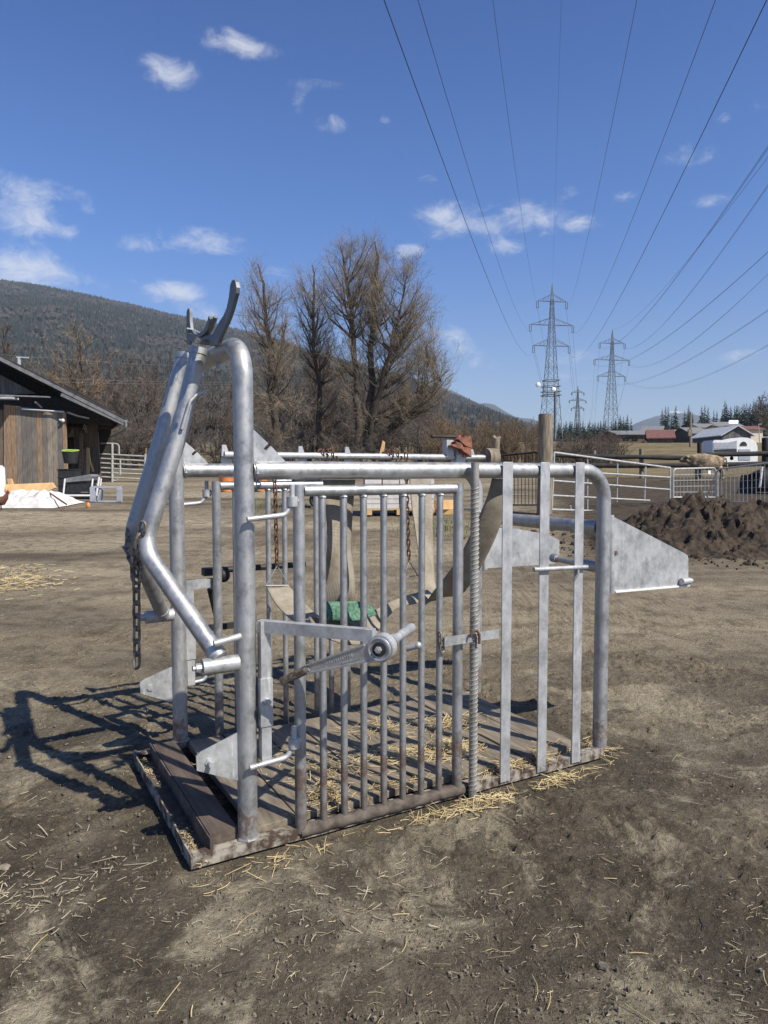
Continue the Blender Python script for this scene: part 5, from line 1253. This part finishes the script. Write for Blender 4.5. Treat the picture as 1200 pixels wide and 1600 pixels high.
big_tree(568, 52, 'huge many stemmed bare tree with a broad crown, tallest behind the crush', 21,
         [[(562, 712, 0), (558, 620, 0), (550, 500, -.4), (540, 425, -.3), (532, 382, 0)], [(572, 712, .3), (578, 600, .4), (584, 480, .6), (590, 400, .4), (586, 372, .4)], [(575, 712, 0), (590, 620, -.4), (618, 520, -.8), (632, 450, -.6)], [(576, 712, .2), (610, 665, .5), (650, 625, .9), (690, 590, 1.0)]],
         [(558, 440, 66, 74, 68), (606, 460, 62, 84, 60), (626, 535, 56, 62, 46), (662, 598, 58, 54, 44), (552, 560, 46, 70, 28), (605, 640, 66, 36, 20), (650, 520, 46, 58, 26)], .34, 7, 5, .0064, .1)
big_tree(497, 55, 'slender bare tree standing between its two larger neighbours', 5, [[(499, 710, 0), (497, 600, 0), (489, 520, .1), (491, 430, 0), (488, 412, 0)]],
         [(490, 500, 40, 92, 52), (498, 600, 44, 60, 20)], .24, 6, 5, .0066, .2)
big_tree(430, 50, 'bare tree with a forked leader and dark low limbs, leftmost of the large trees', 9, [[(431, 710, 0), (425, 610, 0), (420, 520, 0), (411, 440, .1), (403, 410, 0)], [(427, 620, 0), (438, 560, .2), (446, 500, .3)]],
         [(412, 490, 42, 84, 42), (432, 560, 44, 60, 28), (425, 640, 60, 50, 26)], .3, 6, 5, .0066, .1)

def thicket():
    protos = []
    for k in range(4):
        wd = (.3, .2, .36, .24)[k]
        sts = [[(0, 0, 0), (.1, 0, 3), (-.1, .1, 5.6), (0, 0, 7.7)]] if k in (1, 3) else [[(0, 0, 0), (-.5, .1, 2.6), (-.9, .2, 5), (-1.1, .1, 7.0)], [(.1, 0, 0), (.4, -.2, 2.6), (.7, -.3, 5.4), (.9, -.2, 7.5)], [(0, .1, 0), (.1, .6, 3), (0, 1.0, 6.2)]]
        T, K = crown_tree(40 + k, sts, [((0, 0, 4.7), (8 * wd, 8 * wd, 3.3), 34), ((0, 0, 2.2), (8 * wd * .9, 8 * wd * .9, 1.5), 12)], 5, 4, .0105, .1, .1, 1)
        n = len(T.v); K.v = T.v + K.v; K.f = T.f + [tuple(i + n for i in f) for f in K.f]; K.m = [1] * len(T.f) + [0] * (len(K.f) - len(T.f))
        protos.append(K)
    rnd = random.Random(77); built = {}
    def put(name, k, u, D, vt, label, group, cat='tree', sx=1.0, mats=None, key=''):
        c = gy(u, D); hh = max(1.2, hpx(vt, D)); kk = (k, key, name)
        if kk not in built:
            o = protos[k].build(name, mats or [M['twig_grey' if k in (0, 3) else 'twig_brown'], M['bark']], smooth=False); built[kk] = o
        else: o = built[kk].copy(); C.objects.link(o)
        o.location = (c.x, c.y, c.z - .1); o.rotation_euler = (0, 0, rnd.uniform(0, 6.28)); q = hh / 8.0; o.scale = (q * sx, q * sx, q)
        return tag(o, label, cat, group)
    lab = 'bare brown tree in the dense leafless wood below the mountain slope'
    for i in range(66):
        u = rnd.uniform(-60, 700); D = rnd.uniform(66, 125)
        top = 582 + 28 * math.sin(u * .02 + 1) + rnd.gauss(0, 20) + (10 if u > 420 else 0) + (26 if u > 600 else 0)
        put('wood_tree', rnd.randrange(4), u, D, top, lab, 'bare trees of the wood below the mountain', sx=rnd.uniform(.9, 1.5))
    put('wood_tree', 3, 128, 62, 507, 'rounded brown tree standing taller than the wood right behind the barn roof', 'bare trees of the wood below the mountain', sx=1.25, mats=[M['reed'], M['bark']], key='r')
    put('wood_tree', 1, 12, 60, 500, 'pale bare tree rising above the barn roof at the left edge', 'bare trees of the wood below the mountain', sx=1.1)
    put('wood_tree', 1, 245, 60, 560, 'thin pale tree in the gap between the barn and the leaning neck bars', 'bare trees of the wood below the mountain', sx=.7)
    slab = 'brown leafless shrub at the foot of the wood behind the yard'
    for i in range(50):
        u = rnd.uniform(170, 720); D = rnd.uniform(47, 62); put('bare_shrub', (0, 2)[i % 2], u, D, rnd.gauss(668, 14), slab, 'shrubs at the foot of the wood', 'shrub', sx=rnd.uniform(1.3, 2.2))
    rl = 'ochre brush of upright bare stems left of the round wooden post'
    for i in range(52):
        u = rnd.uniform(670, 845); D = rnd.uniform(42, 56); put('brush', (1, 3)[i % 2], u, D, rnd.gauss(657, 7) - (14 if i % 9 == 0 else 0), rl, 'ochre brush left of the post', 'shrub', sx=rnd.uniform(.7, 1.1), mats=[M['reed'], M['bark']], key='r')
    for i in range(22):
        u = rnd.uniform(862, 965); D = rnd.uniform(46, 62); put('bare_shrub', (0, 2)[i % 2], u, D, rnd.gauss(684, 8), 'sprawling bare bush right of the round wooden post', 'bushes right of the post', 'shrub', sx=rnd.uniform(1.2, 2.0), key='q')
    put('bare_shrub', 2, 912, 40, 671, 'grey tangle of fallen branches behind the tube gate', 'bushes right of the post', 'shrub', sx=2.1, key='q')
thicket()

# ------------------------------------------------------------------ spruces
def spruce_mesh(seed, h=10.0, r=1.9, tiers=26):
    rnd = random.Random(seed); m = MB()
    m.tube([(0, 0, 0), (0, 0, h * .97)], [.16, .02], 6, cap=False, mi=1)
    for t in range(tiers):
        f = t / (tiers - 1); z = h * (.09 + .9 * f); rad = r * (1 - f) ** .85 * rnd.uniform(.8, 1.12) + .1; n = 9 if f < .6 else 6
        for k in range(n):
            a = rnd.uniform(0, 2 * PI); d = Vector((math.cos(a), math.sin(a), 0)); s = Vector((-d.y, d.x, 0)); L = rad * rnd.uniform(.65, 1.15); w = .16 * L + .14; z0 = z + rnd.uniform(-.15, .15)
            b = len(m.v)
            for q in (Vector((0, 0, z0)), d * L * .5 - s * w + Vector((0, 0, z0 - .2 * L)), d * L + Vector((0, 0, z0 - .32 * L)), d * L * .5 + s * w + Vector((0, 0, z0 - .2 * L)), d * L * .5 + Vector((0, 0, z0 - .05 * L))): m.v.append(tuple(q))
            for fc in ((0, 1, 4), (1, 2, 4), (2, 3, 4), (3, 0, 4)): m.f.append(tuple(b + i for i in fc)); m.m.append(0)
    return m
def spruces():
    built = []; rnd = random.Random(31)
    def put(u, D, vt, label, grp, sx=1.0, vb=None):
        k = rnd.randrange(3); c = gy(u, D)
        if vb is not None: c.z = at(u, vb, D).z
        hh = at(u, vt, D).z - c.z
        if len(built) < 3: o = spruce_mesh(60 + len(built), r=(1.9, 2.3, 1.6)[len(built)]).build('spruce', [M['needle'], M['bark']], smooth=False); built.append(o)
        else: o = built[k].copy(); C.objects.link(o)
        q = hh / 10.0; o.location = c; o.scale = (q * sx, q * sx, q); o.rotation_euler = (0, 0, rnd.uniform(0, 6.28)); return tag(o, label, 'spruce', grp)
    for i, (u, v) in enumerate(((960, 654), (967, 648), (972, 650), (978, 647), (984, 653))): put(u, 190, v, 'dark spruce in the small clump right of the second pylon', 'spruces right of the second pylon', 1.15)
    for u, v in ((1012, 663), (1032, 638), (1037, 634), (1041, 634), (1053, 633), (1047, 648)): put(u, 260, v, 'dark spruce in the group above the red roofed shed', 'spruces above the red roofed shed', 1.0, 690)
    for u, v in ((1067, 640), (1073, 632), (1079, 643), (1093, 634), (1098, 632), (1103, 635), (1112, 640), (1117, 641)): put(u, 265, v, 'dark spruce in the middle group behind the hamlet', 'spruces in the middle behind the hamlet', 1.05, 684)
    for i in range(26): put(1126 + i * 2.9 + rnd.uniform(-1, 1), rnd.uniform(240, 300), rnd.gauss(634, 3.5) - i * .35, 'dark spruce in the long stand above the hamlet houses at the right', 'spruces in the stand at the right', 1.1, 682)
    for i in range(36): put(872 + i * 3.0 + rnd.uniform(-1.5, 1.5), rnd.uniform(300, 420), rnd.gauss(659, 2.5), 'small far spruce in the row between the two pylons', 'far spruces between the pylons', 1.4)
    for i in range(26): put(728 + i * 3.4 + rnd.uniform(-2, 2), rnd.uniform(320, 420), rnd.gauss(661, 3), 'small far spruce behind the ochre brush', 'far spruces behind the brush', 1.4)
spruces()
bt = crown_tree(3, [[(0, 0, 0), (0, 0, 10)]], [((0, 0, 5.8), (2.2, 2.2, 4.3), 40)], 5, 4, .03, .2)[1].build('bare_tree', M['twig_brown'], smooth=False, loc=at(1192, 690, 200)); bt.scale = (1.2, 1.2, 1.35); tag(bt, 'brown leafless tree at the right edge above the hamlet', 'tree')

# ------------------------------------------------------------------ hills and far mountains
def hillside():
    prof = [(-500, 420), (-200, 424), (0, 440), (60, 447), (120, 459), (200, 477), (260, 492), (310, 502), (350, 512), (420, 531), (500, 556), (580, 578), (640, 596), (690, 617), (730, 632), (770, 649), (800, 660), (860, 690), (960, 705)]
    us = [p[0] for p in prof]; vs = [p[1] for p in prof]
    y0, y1 = 520, 1900
    def ridge(u): return float(np.interp(u, us, vs))
    def hp(u, t):
        y = y0 + (y1 - y0) * min(t, 1) ** 1.15 + max(0, t - 1) * 1500
        x = (u - 600) / FPX * y; zr = at(u, ridge(u), y1).z; zb = g(0, y0) - 4
        s = min(t, 1); prof_ = s ** 1.12
        z = zb + (zr - zb) * prof_
        if t > 1: z = zr - (t - 1) * 500
        n = float(fbm(np.array([x / 210.0]), np.array([y / 260.0]), 2, 4)[0]) - .5
        return Vector((x, y, z + n * 60 * math.sin(PI * min(1, s)) ** 1))
    m = MB(); m.grid(lambda a, b: hp(-500 + 1460 * a, b * 1.15), 120, 46)
    hm = plain('forest_floor', (.05, .042, .03), (.11, .09, .065), .95, 0, .012, 6, 0)
    tag(m.build('hill', hm, angle=180), kind='structure')
    # the spruce and beech wood on it
    rng = np.random.default_rng(8); N = 26000; V = []; F = []; MI = []
    for i in range(N):
        u = rng.uniform(-120, 860); t = rng.random() ** .62 * .995
        if i < 1500: t = rng.uniform(.975, 1.0)
        p = hp(u, t); cover = fbm(np.array([p.x / 130.0 + 3]), np.array([p.y / 190.0]), 6, 3)[0]; up_mix = .9 if cover > .47 else .25
        spr = rng.random() < up_mix; hh = rng.uniform(8, 15) * (.8 if t > .97 else 1.1); r = hh * (.2 if spr else .34); b = len(V); k = 5
        if spr:
            for j in range(k): a = 2 * PI * j / k + i; V.append((p.x + r * math.cos(a), p.y + r * math.sin(a), p.z + hh * .08))
            V.append((p.x, p.y, p.z + hh)); F += [(b + j, b + (j + 1) % k, b + k) for j in range(k)]; MI += [0 if rng.random() < .8 else 2] * k
        else:
            for j in range(k): a = 2 * PI * j / k + i; V.append((p.x + r * .9 * math.cos(a), p.y + r * .9 * math.sin(a), p.z + hh * .45))
            V.append((p.x, p.y, p.z + hh * .85)); V.append((p.x, p.y, p.z))
            F += [(b + j, b + (j + 1) % k, b + k) for j in range(k)] + [(b + (j + 1) % k, b + j, b + k + 1) for j in range(k)]; MI += [1] * (2 * k)
    me = bpy.data.meshes.new('hill_forest'); me.from_pydata(V, [], F); me.update()
    for q in (plain('far_spruce', (.012, .017, .014), (.024, .031, .024), .95, 0, .02, 4, 0), plain('far_bare_wood', (.026, .023, .021), (.056, .048, .042), .95, 0, .02, 4, 0), plain('far_spruce_pale', (.025, .03, .024), (.042, .046, .036), .95, 0, .02, 4, 0)): me.materials.append(q)
    me.polygons.foreach_set('material_index', MI); o = bpy.data.objects.new('hill_forest', me); C.objects.link(o); tag(o, kind='stuff')
    # far ranges
    def rng_(name, pr, D, mat, seed, depth=900, rough=.06):
        uu = [p[0] for p in pr]; vv = [p[1] for p in pr]
        def fn(a, b):
            u = uu[0] + (uu[-1] - uu[0]) * a; zr = at(u, float(np.interp(u, uu, vv)), D).z; y = D - depth + depth * min(b, 1.0) + max(0, b - 1) * 1500; x = (u - 600) / FPX * D
            z0 = g(0, D - depth) - 60; n = float(fbm(np.array([x / 260.0 + seed]), np.array([y / 300.0]), seed, 5, .6)[0]) - .5
            s = min(b, 1.0); return Vector((x, y, z0 + (zr - z0) * s - max(0, b - 1) * 900 + n * (zr - z0) * rough * (2.2 if s < 1 else 1.0)))
        mm = MB(); mm.grid(fn, 90, 24); tag(mm.build(name, mat, angle=180), kind='structure')
    def rock(name, line):
        mt, nt, b, N_, L = nodes(name); c = coord(nt); n = tex(nt, 'n', c, .004, 8, .65); sx = N_('ShaderNodeSeparateXYZ'); L(c, sx.inputs[0])
        k = mth(nt, 'ADD', sx.outputs[2], mth(nt, 'MULTIPLY', mth(nt, 'SUBTRACT', n, .5), 420))
        col = mixc(nt, mrange(nt, k, line, line + 60), ramp(nt, n, [(.35, (.03, .04, .04)), (.65, (.075, .085, .08))]), (.6, .62, .66)); L(col, b.inputs['Base Color']); b.inputs['Roughness'].default_value = .9; return mt
    rng_('mountain', [(560, 640), (640, 605), (690, 606), (720, 618), (748, 632), (757, 631), (772, 633), (792, 645), (806, 652), (830, 655), (860, 668), (900, 690)], 3600, rock('far_rock', 400), 3)
    rng_('mountain', [(900, 688), (960, 678), (990, 662), (1010, 654), (1030, 647), (1052, 641), (1075, 646), (1120, 655), (1200, 660), (1300, 672)], 4700, rock('snowy_rock', 375), 5)
hillside()

# ------------------------------------------------------------------ pylons
def pylon(u, vt, D, arms, label, dishes=False, base_v=700):
    top = at(u, vt, D); c = gy(u, D); e = empty('pylon', (top.x, D, c.z - 1), R(9), label, 'pylon', 'lattice pylons'); Ht = top.z - c.z + 1
    k = D / FPX
    def half(z): return (.45 + 2.9 * max(0, 1 - z / (Ht * .9)) ** 1.25) * (Ht / 55) if z < Ht * .9 else .45 * (Ht / 55) * max(.05, (Ht - z) / (Ht * .1))
    rr = .085 * Ht / 55 * max(1, D / 260)
    b = MB(); zs = [0, .09, .17, .24, .31, .37, .43, .485, .54, .59, .64, .685, .73, .775, .815, .86, .9, 1.0]
    for i in range(len(zs) - 1):
        z0, z1 = zs[i] * Ht, zs[i + 1] * Ht; h0, h1 = half(z0), half(z1)
        for sx, sy in ((1, 1), (-1, 1), (-1, -1), (1, -1)):
            b.tube([(sx * h0, sy * h0, z0), (sx * h1, sy * h1, z1)], rr * 1.25, 4, cap=False)
            nx, ny = -sy, sx
            b.tube([(sx * h0, sy * h0, z0), (nx * h1, ny * h1, z1)], rr * .7, 3, cap=False); b.tube([(nx * h0, ny * h0, z0), (sx * h1, sy * h1, z1)], rr * .7, 3, cap=False)
            if i in (0, 3, 6, 9, 11, 13, 15): b.tube([(sx * h1, sy * h1, z1), (nx * h1, ny * h1, z1)], rr * .7, 3, cap=False)
    b.build('mast', M['pylon'], e, smooth=False); tips = []
    for (va, half_px) in arms:
        z = at(u, va, D).z - (c.z - 1); L = half_px * k; h = half(z)
        for sx in (-1, 1):
            a = MB()
            for sy in (-1, 1):
                a.tube([(sx * h, sy * h, z), (sx * L, 0, z)], rr, 4, cap=False); a.tube([(sx * h, sy * h, z + Ht * .042), (sx * L, 0, z)], rr * .8, 4, cap=False)
                for q in (.33, .62): a.tube([(sx * (h + (L - h) * q), sy * h * (1 - q), z), (sx * (h + (L - h) * (q - .2)), sy * h * (1.2 - q), z + Ht * .042 * (1.2 - q))], rr * .6, 3, cap=False)
            o = a.build('cross_arm', M['pylon'], e, smooth=False)
            ins = MB(); li = Ht * .043
            for q in (-.55, .55): ins.tube([(sx * L + q * (-.6), 0, z), (sx * L + q * (-.6), 0, z - li)], rr * 1.5, 5)
            ins.tube([(sx * L - .35, 0, z - li), (sx * L + .35, 0, z - li)], rr * 1.4, 5); ins.build('insulator', M['pylon'], o)
            tips.append(Matrix.Rotation(R(9), 3, 'Z') @ Vector((sx * L, 0, z - li)) + Vector((top.x, D, c.z - 1)))
    if dishes:
        pf = MB()
        for v in (594.5, 604, 612, 618):
            z = at(u, v, D).z - (c.z - 1); h = half(z) + .5; 
            for sx, sy in ((1, 1), (-1, 1), (-1, -1), (1, -1)): pf.tube([(sx * h, sy * h, z), (-sy * h, sx * h, z)], .16, 5)
        pf.tube([(-3.9, -3.4, at(u, 594, D).z - c.z), (-3.9, -3.4, at(u, 613, D).z - c.z)], .13, 5); pf.tube([(.2, -3.6, 2), (.2, -3.4, at(u, 600, D).z - c.z)], .5, 5); pf.build('platform', M['pylon'], e)
        for du, dv in ((841, 601), (865, 608.5)):
            p = at(du, dv, D - 4) - Vector((top.x, D, c.z - 1)); p = Matrix.Rotation(R(-9), 3, 'Z') @ p
            d = MB(); d.tube([p + Vector((0, .5, 0)), p, p - Vector((0, .35, 0))], [.75, .8, .72], 16); d.tube([p - Vector((0, .35, 0)), p - Vector((0, .55, 0))], [.72, .3], 16); d.build('dish_antenna', M['white'], e)
    tips.append(Matrix.Rotation(R(9), 3, 'Z') @ Vector((0, 0, Ht)) + Vector((top.x, D, c.z - 1))); return tips
PA = pylon(863, 443, 250, ((471, 23.5), (508, 34.5), (540.5, 29)), 'tall lattice pylon with three cross arms and two white dishes behind the round post', True)
PB = pylon(957, 515, 320, ((536.5, 20.5), (562.5, 28.5), (588, 22.5)), 'second lattice pylon right of the tall one, near the hamlet')
PC = pylon(903, 603, 620, ((613.5, 10), (626, 13.5), (638, 10)), 'tiny far lattice pylon between the two nearer pylons')

# ------------------------------------------------------------------ power cables
def cable(name, pts, r, label, group):
    m = MB(); m.tube(pts, r, 5, cap=False); return tag(m.build(name, M['wire'], smooth=False), label, 'cable', group)
def line_one():
    ends = {0: (770, 37, 'third'), 1: (995, 31, 'fifth'), 2: (653, 25, 'second'), 3: (1118, 23, 'sixth'), 4: (600, 16, 'outermost left'), 5: (1198, 15, 'outermost right'), 6: (877, 47, 'middle')}
    nm = {0: 'cable to the top left arm of the tall pylon', 1: 'cable to the top right arm of the tall pylon', 2: 'cable to the middle left arm of the tall pylon', 3: 'cable to the middle right arm of the tall pylon', 4: 'cable to the low left arm of the tall pylon', 5: 'cable to the low right arm of the tall pylon', 6: 'thin earth cable to the peak of the tall pylon'}
    for k, (u, h, _) in ends.items():
        P = PA[k]; d = ray(u, 0); t = h / d.z; Q = Vector((d.x * t, d.y * t, H + h)); z0k = (P.z - Q.z) / (P.y ** 2 - Q.y ** 2); pts = []
        for i in range(61):
            y = -60 + (P.y + 60) * i / 60; f = (y - Q.y) / (P.y - Q.y); pts.append(Vector((Q.x + (P.x - Q.x) * f, y, Q.z + z0k * (y * y - Q.y ** 2))))
        cable('power_cable', pts, .017 if k != 6 else .012, nm[k], 'power cables overhead to the tall pylon')
line_one()
def line_two():
    jobs = ((6, 1230, 205, 66, 'earth cable'), (1, 1230, 246, 78, 'upper right'), (0, 1230, 186, 60, 'upper left'), (3, 1230, 398, 98, 'middle right'), (2, 1230, 366, 84, 'middle left'), (5, 1230, 522, 120, 'lower right'), (4, 1230, 464, 96, 'lower left'))
    for k, u, v, y, nm in jobs:
        P = PB[k]; Q = at(u, v, y); n = 30
        for w in ((0,) if k == 6 else (-.22, .22)):
            pts = []
            for i in range(n + 1):
                t = i / n; p = P.lerp(Q, t); p.z -= 4 * (5.5 if k != 6 else 4) * t * (1 - t); p.z += w * (1 if t > 0 else 1); p.x += w; pts.append(p)
            side = 'single' if k == 6 else ('lower of the pair' if w < 0 else 'upper of the pair')
            cable('power_cable', pts, .02, 'cable from the %s arm of the second pylon, %s' % (nm, side) if k != 6 else 'earth cable from the peak of the second pylon to the right', 'power cables from the second pylon')
    for k in range(6):
        cable('power_cable', [PA[k].lerp(PC[k], i / 20) - Vector((0, 0, 4 * 22 * (i / 20) * (1 - i / 20))) for i in range(21)], .03, 'cable running on from the tall pylon to the far one, arm %s' % ('top left', 'top right', 'middle left', 'middle right', 'low left', 'low right')[k], 'far cables between pylons')
        cable('power_cable', [PB[k].lerp(PC[k] + Vector((35, 60, 0)), i / 20) - Vector((0, 0, 4 * 16 * (i / 20) * (1 - i / 20))) for i in range(21)], .03, 'cable running on from the second pylon into the distance, arm %s' % ('top left', 'top right', 'middle left', 'middle right', 'low left', 'low right')[k], 'far cables between pylons')
line_two()
for i, (v0, v1, lab) in enumerate(((554, 571, 'highest thin cable crossing above the barn roof to the trees'), (588, 597, 'middle thin cable crossing behind the barn roof'), (594, 601, 'lowest thin cable crossing behind the barn roof'))):
    pts = [at(-60 + 620 * t, v0 + (v1 - v0) * (t * 620 - 60) / 240 - 14 * max(0, t - .4) - 0, 58) for t in [k / 20 for k in range(21)]]
    m = MB(); m.tube(pts, .007, 4, cap=False); tag(m.build('cable', M['grey_wire'], smooth=False), lab, 'cable', 'thin cables behind the barn')

# ------------------------------------------------------------------ the air
def haze():
    bm_ = MB(); bm_.box((0, 2450, 225), (10000, 5300, 510)); mt = bpy.data.materials.new('haze'); mt.use_nodes = True; nt = mt.node_tree; nt.nodes.clear()
    out = nt.nodes.new('ShaderNodeOutputMaterial'); v = nt.nodes.new('ShaderNodeVolumePrincipled'); v.inputs['Color'].default_value = (.7, .84, 1, 1); v.inputs['Density'].default_value = 1.1e-4; v.inputs['Anisotropy'].default_value = 0.0
    nt.links.new(v.outputs[0], out.inputs['Volume']); o = bm_.build('haze', mt, smooth=False); tag(o, kind='stuff')
haze()
